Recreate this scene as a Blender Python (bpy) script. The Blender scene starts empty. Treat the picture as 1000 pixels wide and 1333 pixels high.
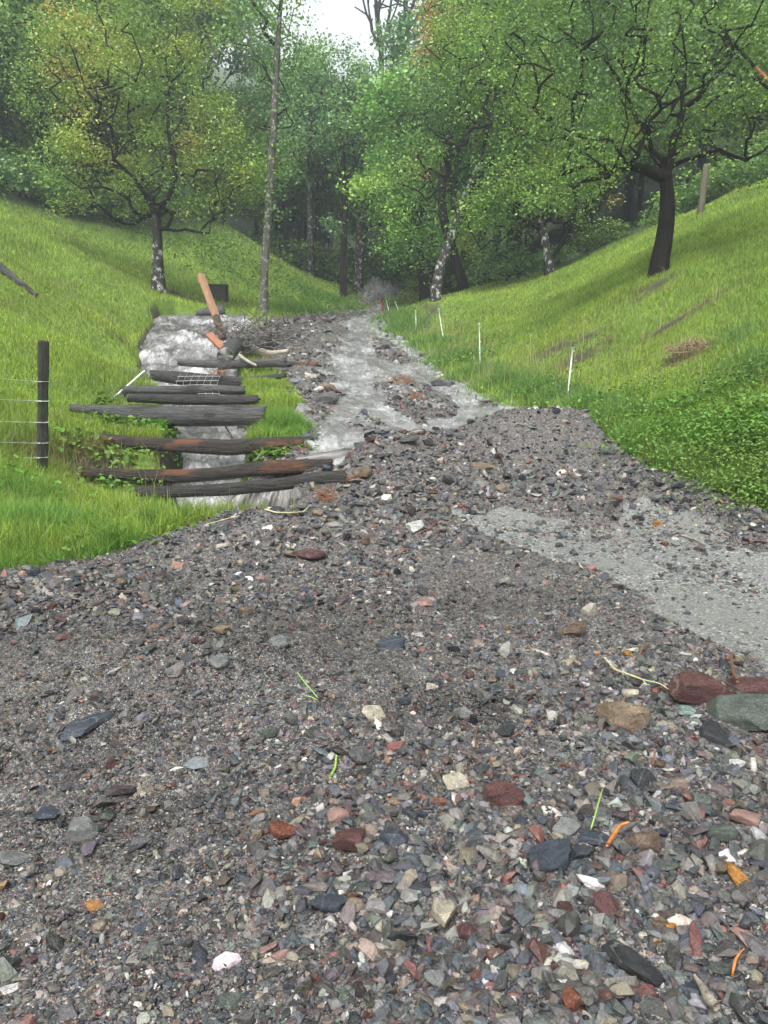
import bpy, bmesh, math, random
import numpy as np
from mathutils import Vector, Matrix
R = math.radians
SC = bpy.context.scene
COL = SC.collection

# ------------------------------------------------------------------ camera
CAMZ = 1.6; PITCH = R(11.1)
cd = bpy.data.cameras.new('camera'); cam = bpy.data.objects.new('camera', cd); COL.objects.link(cam)
cam.location = (0, 0, CAMZ); cam.rotation_euler = (R(90) - PITCH, 0, 0)
cd.sensor_fit = 'HORIZONTAL'; cd.sensor_width = 36; cd.lens = 36
cd.clip_start = 0.05; cd.clip_end = 2000
SC.camera = cam
SC.render.resolution_x = 768; SC.render.resolution_y = 1024

# ------------------------------------------------------------------ sky and sun (overcast, soft, from high up)
W = bpy.data.worlds.new("World"); SC.world = W; W.use_nodes = True
nt = W.node_tree; nt.nodes.clear()
sky = nt.nodes.new('ShaderNodeTexSky'); sky.sky_type = 'NISHITA'; sky.sun_disc = False
SUN_EL = R(58); SUN_AZ = R(200)
sky.sun_elevation = SUN_EL; sky.sun_rotation = SUN_AZ; sky.air_density = 1.6; sky.dust_density = 5.0; sky.ozone_density = 1.0
hs = nt.nodes.new('ShaderNodeHueSaturation'); hs.inputs['Saturation'].default_value = 0.16
bg = nt.nodes.new('ShaderNodeBackground'); bg.inputs['Strength'].default_value = 0.135
wo = nt.nodes.new('ShaderNodeOutputWorld')
nt.links.new(sky.outputs[0], hs.inputs['Color']); nt.links.new(hs.outputs[0], bg.inputs[0]); nt.links.new(bg.outputs[0], wo.inputs[0])
sd_ = bpy.data.lights.new('sun', 'SUN'); sun = bpy.data.objects.new('sun', sd_); COL.objects.link(sun)
sd_.energy = 1.5; sd_.angle = R(24); sd_.color = (1.0, 0.97, 0.92)
# nishita: rotation measured clockwise from +Y ; direction towards the sun
sdir = Vector((math.sin(SUN_AZ) * math.cos(SUN_EL), math.cos(SUN_AZ) * math.cos(SUN_EL), math.sin(SUN_EL)))
sun.rotation_euler = sdir.to_track_quat('Z', 'Y').to_euler(); sun.location = sdir * 50
SC.view_settings.view_transform = 'Standard'; SC.view_settings.look = 'None'; SC.view_settings.gamma = 1
SC.view_settings.exposure = 1.38

# ------------------------------------------------------------------ helpers
rng = np.random.default_rng(7)
random.seed(7)

def tag(o, label=None, cat=None, group=None, kind=None):
    if label: o['label'] = label
    if cat: o['category'] = cat
    if group: o['group'] = group
    if kind: o['kind'] = kind
    return o

def empty(name, loc, rz=0.0):
    o = bpy.data.objects.new(name, None); COL.objects.link(o)
    o.empty_display_size = 0.1; o.location = loc; o.rotation_euler = (0, 0, rz)
    return o

def mesh_np(name, V, faces_list, mat, parent=None, loc=None, smooth=False, attrs=None, uv=None, link=True):
    """faces_list: list of (n,k) int arrays"""
    me = bpy.data.meshes.new(name)
    V = np.asarray(V, dtype=np.float32)
    me.vertices.add(len(V)); me.vertices.foreach_set('co', V.ravel())
    loops = np.concatenate([f.ravel() for f in faces_list]).astype(np.int32)
    tot = np.concatenate([np.full(len(f), f.shape[1], np.int32) for f in faces_list])
    st = np.concatenate([[0], np.cumsum(tot)[:-1]]).astype(np.int32)
    me.loops.add(len(loops)); me.loops.foreach_set('vertex_index', loops)
    me.polygons.add(len(tot)); me.polygons.foreach_set('loop_start', st)
    try: me.polygons.foreach_set('loop_total', tot)
    except Exception: pass
    me.polygons.foreach_set('use_smooth', np.full(len(tot), smooth, dtype=bool))
    me.update(calc_edges=True)
    if attrs:
        for an, arr in attrs.items():
            arr = np.asarray(arr, dtype=np.float32)
            if arr.ndim == 1:
                a = me.attributes.new(an, 'FLOAT', 'POINT'); a.data.foreach_set('value', arr)
            else:
                if arr.shape[1] == 3: arr = np.concatenate([arr, np.ones((len(arr), 1), np.float32)], 1)
                a = me.attributes.new(an, 'FLOAT_COLOR', 'POINT'); a.data.foreach_set('color', arr.ravel())
    if uv is not None:
        l = me.uv_layers.new(name='UVMap'); l.data.foreach_set('uv', np.asarray(uv, np.float32)[loops].ravel())
    if mat: me.materials.append(mat)
    if not link: return me
    o = bpy.data.objects.new(name, me); COL.objects.link(o)
    if parent: o.parent = parent
    if loc is not None: o.location = loc
    return o

def obj_me(name, me, parent=None, loc=(0, 0, 0), rot=None, scale=None):
    o = bpy.data.objects.new(name, me); COL.objects.link(o)
    if parent: o.parent = parent
    o.location = loc
    if rot is not None: o.rotation_euler = rot
    if scale is not None: o.scale = scale
    return o

def hash2(ix, iy, s):
    n = (ix.astype(np.int64) * 374761393 + iy.astype(np.int64) * 668265263 + s * 1442695041) & 0x7fffffff
    n = ((n ^ (n >> 13)) * 1274126177) & 0x7fffffff
    n = (n ^ (n >> 16)) & 0xffffff
    return n / float(0xffffff)

def vnoise(x, y, s=0):
    x = np.asarray(x, float); y = np.asarray(y, float)
    ix = np.floor(x); iy = np.floor(y); fx = x - ix; fy = y - iy
    fx = fx * fx * fx * (fx * (fx * 6 - 15) + 10); fy = fy * fy * fy * (fy * (fy * 6 - 15) + 10)
    a = hash2(ix, iy, s); b = hash2(ix + 1, iy, s); c = hash2(ix, iy + 1, s); d = hash2(ix + 1, iy + 1, s)
    return (a + (b - a) * fx) * (1 - fy) + (c + (d - c) * fx) * fy * 1.0 - 0.0

def fbm(x, y, s=0, o=4):
    """about -1..1"""
    r = 0; a = 1.0; t = 0
    for i in range(o):
        r = r + a * (vnoise(x + 17.3 * i, y - 9.1 * i, s + i) * 2 - 1); t += a; a *= 0.5
        x = x * 2.03 + y * 0.11; y = y * 2.03 - x * 0.05
    return r / t * 1.5

def ray(px, py):
    u = (px - 500) / 1000.0; v = (666.5 - py) / 1000.0
    c, s = math.cos(PITCH), math.sin(PITCH)
    return np.array([u, c + v * s, -s + v * c])

def P(px, py, Y):
    """point of the place seen at that pixel of the photograph, Y metres ahead"""
    d = ray(px, py); t = Y / d[1]
    return np.array([d[0] * t, Y, CAMZ + d[2] * t])

# ------------------------------------------------------------------ terrain
CP = []
def cp(px, py, Y, dz=0): q = P(px, py, Y); CP.append((q[0], q[1], q[2] + dz))
# the road
for a in [(500,1333,1.61),(500,1000,2.83),(500,850,4.06),(560,720,6.1),(520,600,8.5),(540,550,11),(500,500,14.6),(470,450,20),(450,410,30),(492,388,38)]: cp(*a)
for a in [(1000,880,3.75),(920,740,5.6),(800,665,7.2),(640,640,7.6)]: cp(*a)
# right bank foot and slope
for a in [(1000,672,6.5),(900,622,7.6),(800,572,9.2),(740,525,12),(624,475,17),(573,440,21.5),(542,432,25),(520,420,30),(500,405,35)]: cp(*a)
for a in [(1000,600,7.6),(1000,520,9.0),(1000,430,11),(1000,330,15),(865,352,16),(850,450,12.5),(1000,237,23),(900,283,24),(790,325,26),(718,357,28),(640,378,28),(567,389,27),(640,420,22),(760,400,17),(600,381,30)]: cp(*a)
# left meadow
for a in [(0,752,5.05),(140,712,5.9),(250,690,6.4),(52,622,7.3),(150,600,8.2),(100,530,10.2),(0,560,8.2),(0,430,11.3),(100,450,13),(150,485,13.5),(165,425,17.5),(0,350,16),(0,280,22),(100,330,24),(207,382,25),(215,402,22.5),(340,412,24.5),(285,392,28)]: cp(*a)
for a in [(300,300,38),(350,330,40),(400,352,42),(445,392,38),(200,290,36),(0,225,34),(385,415,27)]: cp(*a)
# between channel and road
for a in [(188,457,18.5),(200,438,20),(208,420,21.6),(150,470,16),(180,662,7.2),(112,634,7.7),(225,672,6.9)]: cp(*a)
for a in [(350,548,10.3),(395,580,8.9),(440,612,8.0),(400,668,6.9),(362,505,13),(345,470,16),(355,430,20),(420,420,26),(300,690,6.3)]: cp(*a)
# far and out of frame
CP += [(0,-8,-.5),(-4,-3,.0),(5,-3,-.2),(-3,2,.0),(3,2,0),(-6,3,1.0),(-8,7,2.0),(-10,0,2.5),(5.5,5,-.05),(8,5.5,1.2),(9,1,-.2),(12,8,4.5),(14,14,6.5),(18,4,4),
       (-16,10,6),(-22,22,10),(-30,35,17),(-12,34,7.6),(-45,10,20),(-14,52,12),(-30,60,22),(-55,60,38),(-8,52,7.2),(-3,52,6.6),(2,52,6.8),(4,46,6.2),(10,40,7.6),(16,42,10.5),(20,30,10.8),(28,22,13.5),
       (30,45,18),(45,20,20),(55,60,36),(18,62,16),(8,60,10),(0,68,10),(0,85,19),(-20,85,26),(20,85,26),(0,120,34),(-60,120,55),(60,120,55),(-40,-12,14),(40,-12,10),(-30,-40,12),(30,-40,8),(0,-40,-3),
       (-110,60,60),(110,60,60),(0,170,55),(-110,170,80),(110,170,80)]
CPA = np.array(CP)
def _tps(C, lam=2e-4):
    X = C[:, :2] / 20.0; n = len(X)
    r2 = ((X[:, None] - X[None]) ** 2).sum(-1)
    K = 0.5 * r2 * np.log(r2 + 1e-12); K[np.arange(n), np.arange(n)] = lam
    Pm = np.concatenate([np.ones((n, 1)), X], 1)
    A = np.zeros((n + 3, n + 3)); A[:n, :n] = K; A[:n, n:] = Pm; A[n:, :n] = Pm.T
    return np.linalg.solve(A, np.concatenate([C[:, 2], [0, 0, 0]])), X
TW, TX = _tps(CPA)
def hb(x, y):
    x = np.asarray(x, float); y = np.asarray(y, float); sh = x.shape
    xf = x.ravel() / 20; yf = y.ravel() / 20; out = np.empty(xf.shape)
    for i in range(0, len(xf), 40000):
        a = xf[i:i + 40000]; b = yf[i:i + 40000]
        r2 = (a[:, None] - TX[:, 0]) ** 2 + (b[:, None] - TX[:, 1]) ** 2
        out[i:i + 40000] = (0.5 * r2 * np.log(r2 + 1e-12)) @ TW[:-3] + TW[-3] + TW[-2] * a + TW[-1] * b
    return out.reshape(sh)

# the stream channel beside the road: Y, left x, right x, water level
CH = np.array([(6.6,-2.0,-.95,-.10),(7.2,-2.0,-.86,-.08),(7.8,-2.2,-.95,.0),(8.2,-2.4,-1.3,.04),(9,-2.55,-1.62,.12),(10,-2.75,-1.75,.25),(11.5,-3.3,-2.0,.45),(13,-3.9,-2.3,.70),(16,-5.0,-3.0,1.25),(18,-5.65,-3.2,1.82),
               (20,-5.95,-3.3,2.36),(23,-6.6,-3.9,2.93),(25.6,-6.2,-4.4,3.0)])
def ch_l(y): return np.interp(y, CH[:, 0], CH[:, 1])
def ch_r(y): return np.interp(y, CH[:, 0], CH[:, 2])
def ch_w(y): return np.interp(y, CH[:, 0], CH[:, 3])
def ch_sd(x, y):
    """positive inside the channel (metres from its bank)"""
    e = 0.10 * fbm(y * 2.2, x * .3, 40, 3)
    s = np.minimum(x - ch_l(y) - e, ch_r(y) - x + e)
    return np.minimum(s, np.minimum(y - 6.75, 24.0 - y))

NOTCH = P(177, 452, 17.5)[:2]
def gauss(x, y, c, rx, ry, rot=0):
    dx = x - c[0]; dy = y - c[1]; a = math.cos(rot); b = math.sin(rot)
    return np.exp(-(((dx * a + dy * b) / rx) ** 2 + ((-dx * b + dy * a) / ry) ** 2))
def terr(x, y):
    b = hb(x, y)
    far = np.clip((np.hypot(x, y) - 30) / 30, 0, 1)
    b = b - .9 * gauss(x, y, NOTCH, .36, .5)
    b = b + 0.035 * fbm(x * .9, y * .9, 3, 4) * np.clip(np.abs(x - 0.5) / 4 - .3, 0, 1) + far * 0.8 * fbm(x * .08, y * .08, 5, 3)
    s = ch_sd(x, y)
    lev = np.exp(-(np.minimum(s, 0) / .45) ** 2) * (y > 14) * (gauss(x, y, NOTCH, .5, .7) < .3) * (y < 24.6)
    b = b + lev * np.maximum(0, ch_w(y) + .10 - b)
    k = np.clip(s / 0.22 + .35, 0, 1); k = k * k * (3 - 2 * k)
    floor = np.minimum(ch_w(y) - 0.25, b)
    return b * (1 - k) + floor * k

# the logs over the channel: (nominal distance, axis in pixels, radii in pixels); their ends rest on the banks
LOGDEF = [(7.45,[(178,640),(230,640),(300,637),(360,631),(410,624),(449,622)],[8,8.5,9,9.5,10,10.5]),
 (7.95,[(108,615),(160,618),(230,620),(290,616),(350,609),(395,607),(432,606)],[6,8,9.5,9.5,10,10,9]),
 (9.0,[(132,571),(180,577),(240,580),(300,583),(340,580),(395,576)],[8,9,10,11,10,8]),
 (10.3,[(92,531),(130,534),(175,540),(240,542),(300,541),(345,541)],[5,7,13,14,14,13]),
 (11.7,[(165,518),(230,520),(290,521),(336,520)],[6,7.5,7,6]),
 (12.5,[(160,508),(200,508),(260,508),(318,508)],[6,6.5,6.5,6]),
 (14.0,[(196,488),(230,492),(280,496),(310,497),(350,492),(372,488)],[7,9,9,7,5,3])]
def log_points(Yn, pts, px_r):
    ends = []
    for (px, py), r in ((pts[0], px_r[0]), (pts[-1], px_r[-1])):
        ys_ = np.arange(Yn + .8, Yn - 1.6, -.02); Q = np.array([P(px, py + r * .8, y) for y in ys_])
        ok = Q[:, 2] > hb(Q[:, 0], Q[:, 1]) + .045
        ends.append(ys_[np.argmax(ok)] if ok.any() else Yn)
    n = len(pts); xs_ = np.array([p[0] for p in pts], float); t = (xs_ - xs_[0]) / (xs_[-1] - xs_[0])
    Y = ends[0] * (1 - t) + ends[1] * t
    return [P(p[0], p[1], y) for p, y in zip(pts, Y)], [r * .93 * y / 1000 for r, y in zip(px_r, Y)]
LOGP = [log_points(*d) for d in LOGDEF]

# ground polygons traced on the ground, in plan
def G(px, py):
    d = ray(px, py); t = 0.5
    lo = None
    for _ in range(700):
        q = d * t; z = CAMZ + q[2]
        if z < float(hb(np.array([q[0]]), np.array([q[1]]))[0]):
            a, b = t - 0.1, t
            for _ in range(12):
                m = (a + b) / 2; q = d * m
                if CAMZ + q[2] < float(hb(np.array([q[0]]), np.array([q[1]]))[0]): b = m
                else: a = m
            q = d * b; return (q[0], q[1])
        t += 0.1
    q = d * t; return (q[0], q[1])
def poly(pts): return np.array([G(*p) if len(p) == 2 else (p[0], p[1]) for p in pts])
def psd(pg, x, y):
    """signed distance, positive inside"""
    sh = x.shape; x = x.ravel(); y = y.ravel()
    dm = np.full(x.shape, 1e9); ins = np.zeros(x.shape, bool)
    for i in range(len(pg)):
        ax, ay = pg[i]; bx, by = pg[(i + 1) % len(pg)]
        ex, ey = bx - ax, by - ay
        t = np.clip(((x - ax) * ex + (y - ay) * ey) / (ex * ex + ey * ey + 1e-9), 0, 1)
        dm = np.minimum(dm, np.hypot(x - ax - t * ex, y - ay - t * ey))
        c = ((ay > y) != (by > y)) & (x < (bx - ax) * (y - ay) / ((by - ay) + 1e-12) + ax)
        ins ^= c
    return np.where(ins, dm, -dm).reshape(sh)
W3 = lambda x, y: (x, y, 1)     # a vertex given in metres
DEB = poly([W3(-3.2,-2),W3(-3.0,2),W3(-2.9,4.2),(0,755),(140,718),(230,700),(300,688),(345,682),(395,668),(372,640),(350,612),(372,592),(398,572),(402,548),(392,515),(372,490),(350,470),(340,440),(345,425),(370,414),(400,409),(440,396),(475,386),W3(-1.0,43),W3(1.2,44),
            (500,384),(492,402),(500,425),(545,460),(605,508),(655,532),(700,536),(745,545),(785,570),(850,606),(930,642),(1000,676),W3(6,5.9),W3(9,5.2),W3(9,-2)])
ASP = poly([(590,668),(640,652),(700,668),(770,692),(815,700),(800,655),(832,638),(890,668),(950,695),(1000,716),W3(6,5.3),W3(9,4.5),W3(9,2.2),W3(3.5,3.0),(1000,888),(945,868),(905,822),(845,780),(765,740),(690,708),(615,692)])
FLOW = poly([(478,392),(455,415),(440,450),(432,480),(440,520),(408,565),(392,590),(400,603),(440,612),(480,592),(540,572),(590,585),(652,560),(668,545),(610,520),(560,482),(505,440),(492,425),(490,405)])
ISL = [poly([(480,505),(520,490),(552,500),(590,520),(600,535),(545,560),(500,530)]), poly([(470,540),(510,556),(490,566),(445,560),(450,548)]), poly([(480,440),(505,445),(545,470),(520,480),(485,462)]), poly([(555,525),(600,530),(596,545),(560,548)])]

def gauss(x, y, c, rx, ry, rot=0):
    dx = x - c[0]; dy = y - c[1]; a = math.cos(rot); b = math.sin(rot)
    return np.exp(-(((dx * a + dy * b) / rx) ** 2 + ((-dx * b + dy * a) / ry) ** 2))
DK = [(G(250,880),1.2,.55,.1),(G(420,830),.6,.45,0),(G(80,990),.6,.35,0),(G(700,565),1.0,.6,0),(G(450,900),.4,.25,0),(G(660,790),.5,.3,0),(G(600,930),.4,.2,0),(G(150,1080),.5,.2,0)]
M1 = G(230, 900); M2 = (1.75, 9.4); M7 = G(560, 960); M8 = G(640, 850); M3 = G(520, 600); M4 = G(60, 800); M5 = G(900, 960); M6 = G(350, 700)
def darkmud(x, y):
    v = 0 * x
    for c, a, b, r in DK: v = np.maximum(v, gauss(x, y, c, a, b, r))
    return np.clip(v * 1.3 * (1 + .5 * fbm(x * 2.2, y * 2.2, 19, 4)) - .12, 0, 1)
def deb(x, y):
    """thickness of the debris over the ground (negative: none)"""
    s = psd(DEB, x, y) + .14 * fbm(x * 1.3, y * 1.3, 11, 3)
    d = np.clip(s * .35, -.25, .05)
    a = psd(ASP, x, y) + .26 * fbm(x * 2.1, y * 2.1, 12, 5)
    d = np.minimum(d, np.clip(-a * .3, -.08, .05) + .004)
    f = psd(FLOW, x, y) + .16 * fbm(x * 1.6, y * 1.6, 13, 4)
    dd = np.clip(-f * .35, -.09, .06) + .012
    for g in ISL:
        dd = np.maximum(dd, np.clip((psd(g, x, y) + .08 * fbm(x * 3, y * 3, 14, 3)) * .5, -.09, .13))
    d = np.minimum(d, dd)
    on = np.clip(d / .04, 0, 1)
    d = d + on * (.25 * gauss(x, y, M1, .85, .5, .2) + .42 * gauss(x, y, M2, 1.0, .65, .1) + .22 * gauss(x, y, M3, .8, .6) - .018 * gauss(x, y, M7, .25, 1.2, -.5) + .16 * gauss(x, y, M4, .8, .6) + .07 * gauss(x, y, M5, .5, .4) + .12 * gauss(x, y, M6, .8, .35))
    d = d + on * (.036 * fbm(x * 1.7, y * 1.7, 15, 3) + .022 * fbm(x * 6, y * 6, 16, 3) + .012 * np.abs(fbm(x * 14, y * 14, 17, 2)))
    return d
def top(x, y):
    """height of whatever one would stand on"""
    x = np.asarray(x, float); y = np.asarray(y, float)
    t = terr(x, y)
    return t + np.maximum(deb(x, y), 0)
def top1(x, y): return float(top(np.array([float(x)]), np.array([float(y)]))[0])
def Gt(px, py):
    """where the line of sight through that pixel meets the debris or the meadow"""
    d = ray(px, py); t = np.arange(0.8, 60, 0.02); q = d[None] * t[:, None]
    z = top(q[:, 0], q[:, 1]); k = np.argmax(CAMZ + q[:, 2] < z)
    return np.array([q[k, 0], q[k, 1], z[k]])

def grid(xs, ys):
    X, Y = np.meshgrid(xs, ys); n, m = X.shape
    i = np.arange(n * m).reshape(n, m)
    F = np.stack([i[:-1, :-1], i[:-1, 1:], i[1:, 1:], i[1:, :-1]], -1).reshape(-1, 4)
    return X.ravel(), Y.ravel(), F
def axis(fine0, fine1, step, lo, hi, growth=1.08):
    a = list(np.arange(fine0, fine1 + 1e-6, step)); s = step; v = a[-1]
    while v < hi: s *= growth; v += s; a.append(v)
    s = step; v = a[0]; b = []
    while v > lo: s *= growth; v -= s; b.append(v)
    return np.array(b[::-1] + a)
# ------------------------------------------------------------------ materials
def newmat(name):
    m = bpy.data.materials.new(name); m.use_nodes = True; n = m.node_tree
    b = n.nodes['Principled BSDF']; return m, n, b
def N(n, t, **k):
    x = n.nodes.new(t)
    for a, v in k.items():
        if a == 'inp':
            for i, w in v.items(): x.inputs[i].default_value = w
        else: setattr(x, a, v)
    return x
def L(n, a, b): n.links.new(a, b)
def coords(n, scale=(1, 1, 1), uv=False):
    t = N(n, 'ShaderNodeTexCoord'); mp = N(n, 'ShaderNodeMapping'); mp.inputs['Scale'].default_value = scale
    L(n, t.outputs['UV' if uv else 'Object'], mp.inputs[0]); return mp.outputs[0]
def noise(n, co, scale, detail=4, rough=.55, dist=0):
    x = N(n, 'ShaderNodeTexNoise'); x.inputs['Scale'].default_value = scale; x.inputs['Detail'].default_value = detail
    x.inputs['Roughness'].default_value = rough; x.inputs['Distortion'].default_value = dist; L(n, co, x.inputs['Vector']); return x.outputs['Fac']
def ramp(n, fac, stops, const=False):
    r = N(n, 'ShaderNodeValToRGB'); e = r.color_ramp
    if const: e.interpolation = 'CONSTANT'
    while len(e.elements) > 1: e.elements.remove(e.elements[-1])
    e.elements[0].position = stops[0][0]; e.elements[0].color = tuple(stops[0][1]) + (1,)
    for p, c in stops[1:]:
        q = e.elements.new(p); q.color = tuple(c) + (1,)
    L(n, fac, r.inputs[0]); return r.outputs[0]
def rampf(n, fac, a, b, lo=0., hi=1.):
    m = N(n, 'ShaderNodeMapRange'); m.inputs[1].default_value = a; m.inputs[2].default_value = b; m.inputs[3].default_value = lo; m.inputs[4].default_value = hi
    L(n, fac, m.inputs[0]); return m.outputs[0]
def mix(n, fac, a, b, mode='MIX'):
    m = N(n, 'ShaderNodeMix', data_type='RGBA', blend_type=mode)
    for s, v in ((0, fac), (6, a), (7, b)):
        if hasattr(v, 'links'): L(n, v, m.inputs[s])
        else: m.inputs[s].default_value = v if s == 0 else tuple(v) + (1,)
    return m.outputs[2]
def attr(n, name): return N(n, 'ShaderNodeAttribute', attribute_name=name)
def bump(n, b, h, strength=.5, dist=.02, prev=None):
    x = N(n, 'ShaderNodeBump'); x.inputs['Strength'].default_value = strength; x.inputs['Distance'].default_value = dist
    L(n, h, x.inputs['Height'])
    if prev: L(n, prev, x.inputs['Normal'])
    if b: L(n, x.outputs[0], b.inputs['Normal'])
    return x.outputs[0]
def math_(n, op, a, b):
    m = N(n, 'ShaderNodeMath', operation=op)
    for i, v in ((0, a), (1, b)):
        if hasattr(v, 'links'): L(n, v, m.inputs[i])
        else: m.inputs[i].default_value = v
    return m.outputs[0]

PAL = [((.058,.068,.084), .18), ((.11,.122,.14), .13), ((.115,.085,.085), .11), ((.18,.17,.16), .20), ((.085,.08,.076), .14), ((.25,.20,.145), .08), ((.40,.38,.34), .06),
       ((.19,.075,.062), .045), ((.13,.15,.13), .05), ((.26,.14,.075), .013), ((.55,.53,.49), .014)]

# wet fine gravel and mud
GRAV, n, b = newmat('wet_gravel')
co = coords(n)
v1 = N(n, 'ShaderNodeTexVoronoi'); v1.inputs['Scale'].default_value = 75; v1.inputs['Randomness'].default_value = 1; L(n, co, v1.inputs['Vector'])
v2 = N(n, 'ShaderNodeTexVoronoi'); v2.inputs['Scale'].default_value = 190; L(n, co, v2.inputs['Vector'])
sp = N(n, 'ShaderNodeSeparateColor'); L(n, v1.outputs['Color'], sp.inputs[0])
sp2 = N(n, 'ShaderNodeSeparateColor'); L(n, v2.outputs['Color'], sp2.inputs[0])
stops = []; acc = 0
for c, w in PAL: stops.append((acc, c)); acc += w
c1 = ramp(n, sp.outputs[0], stops, True); c2 = ramp(n, sp2.outputs[1], stops, True)
big = noise(n, co, 1.1, 5, .6); med = noise(n, co, 9, 4, .6)
mud = ramp(n, big, [(.35, (.020,.018,.017)), (.5, (.044,.040,.037)), (.68, (.10,.093,.088))])
pick = rampf(n, v1.outputs['Distance'], .012, .0075)
dk = attr(n, 'dark'); mud = mix(n, dk.outputs['Fac'], mud, ramp(n, med, [(.3, (.016,.014,.013)), (.7, (.042,.036,.034))]))
cc = mix(n, math_(n, 'MULTIPLY', rampf(n, sp.outputs[1], .35, .45), rampf(n, dk.outputs['Fac'], 0, 1, 1, .45)), mud, c1)
cc2 = mix(n, rampf(n, sp2.outputs[2], .5, .55), cc, c2)
cc3 = mix(n, .45, cc2, mix(n, 1.0, cc2, ramp(n, med, [(.3, (.5,.5,.5)), (.7, (1.3,1.3,1.3))]), 'MULTIPLY'))
L(n, cc3, b.inputs['Base Color'])
L(n, rampf(n, noise(n, co, 3.2, 5), .35, .65, .16, .5), b.inputs['Roughness'])
b1 = bump(n, None, math_(n, 'MULTIPLY', v1.outputs['Distance'], -1.0), 1.0, .012)
b2 = bump(n, None, math_(n, 'MULTIPLY', v2.outputs['Distance'], -1.0), .8, .006, b1)
bump(n, b, noise(n, co, 24, 5, .7), .7, .02, b2)

# loose stones of the gravel mass: colour per stone
STN, n, b = newmat('wet_stones')
co = coords(n); a = attr(n, 'Col')
var = ramp(n, noise(n, co, 60, 3, .6), [(.3, (.68,.68,.68)), (.7, (1.25,1.25,1.25))])
L(n, mix(n, 1.0, a.outputs['Color'], var, 'MULTIPLY'), b.inputs['Base Color'])
L(n, rampf(n, noise(n, co, 5, 3), .3, .7, .18, .50), b.inputs['Roughness'])
bump(n, b, noise(n, co, 110, 4, .65), .8, .008)

# single larger stones: colour is the object's own
ROCK, n, b = newmat('wet_rock')
co = coords(n); oi = N(n, 'ShaderNodeObjectInfo')
tx = N(n, 'ShaderNodeTexCoord')
ad = N(n, 'ShaderNodeVectorMath', operation='ADD'); L(n, tx.outputs['Object'], ad.inputs[0])
cx = N(n, 'ShaderNodeCombineXYZ'); rm = math_(n, 'MULTIPLY', oi.outputs['Random'], 40.0)
for i in range(3): L(n, rm, cx.inputs[i])
L(n, cx.outputs[0], ad.inputs[1]); co = ad.outputs[0]
n1 = noise(n, co, 2.2, 6, .65); n2 = noise(n, co, 9, 5, .7)
var = ramp(n, n1, [(.3, (.55,.55,.57)), (.52, (1.0,1.0,1.0)), (.72, (1.45,1.38,1.3))])
v = mix(n, 1.0, oi.outputs['Color'], var, 'MULTIPLY')
v = mix(n, rampf(n, n2, .62, .74), v, mix(n, .55, v, (.35,.33,.31)))
wv = N(n, 'ShaderNodeTexWave'); wv.inputs['Scale'].default_value = .35; wv.inputs['Distortion'].default_value = 9; wv.inputs['Detail'].default_value = 4; L(n, co, wv.inputs['Vector'])
v = mix(n, math_(n, 'MULTIPLY', rampf(n, wv.outputs['Fac'], .992, 1.0), .3), v, (.5,.47,.43))
L(n, v, b.inputs['Base Color']); L(n, rampf(n, n2, .3, .7, .18, .5), b.inputs['Roughness'])
q = bump(n, None, n1, .8, .25); bump(n, b, noise(n, co, 22, 5, .7), .7, .06, q)

# asphalt under a film of water
ASPH, n, b = newmat('wet_asphalt')
co = coords(n)
v1 = N(n, 'ShaderNodeTexVoronoi'); v1.inputs['Scale'].default_value = 85; L(n, co, v1.inputs['Vector'])
sp = N(n, 'ShaderNodeSeparateColor'); L(n, v1.outputs['Color'], sp.inputs[0])
agg = ramp(n, sp.outputs[0], [(0, (.06,.061,.06)), (.45, (.12,.122,.118)), (.68, (.20,.202,.196)), (.9, (.40,.40,.38))], True)
lg = noise(n, co, 1.6, 5, .6)
silt = mix(n, rampf(n, lg, .36, .64, .12, .8), agg, (.165,.168,.162))
L(n, silt, b.inputs['Base Color']); L(n, rampf(n, lg, .36, .6, .5, .10), b.inputs['Roughness'])
q = bump(n, None, v1.outputs['Distance'], .5, .004)
bump(n, b, noise(n, coords(n, (1, 2.2, 1)), 7, 3, .5), .22, .012, q)

# meadow ground
MEAD, n, b = newmat('meadow_ground')
co = coords(n); m = attr(n, 'wild')
g1 = ramp(n, noise(n, co, .55, 5, .6), [(.3, (.09,.155,.02)), (.5, (.14,.235,.026)), (.7, (.19,.275,.036))])
g2 = ramp(n, noise(n, co, 14, 4, .7), [(.3, (.5,.5,.5)), (.7, (1.3,1.3,1.2))])
g = mix(n, 1.0, g1, g2, 'MULTIPLY')
g = mix(n, rampf(n, noise(n, co, 2.4, 5, .65), .63, .72), g, (.075,.05,.03))
soil = ramp(n, noise(n, co, 6, 5, .7), [(.3, (.022,.019,.013)), (.7, (.06,.048,.035))])
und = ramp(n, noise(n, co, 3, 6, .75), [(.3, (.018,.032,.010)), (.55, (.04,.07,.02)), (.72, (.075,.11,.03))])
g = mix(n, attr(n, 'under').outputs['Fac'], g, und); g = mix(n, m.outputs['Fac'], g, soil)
L(n, g, b.inputs['Base Color']); b.inputs['Roughness'].default_value = .9
bump(n, b, noise(n, co, 18, 5, .8), .8, .06)

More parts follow.
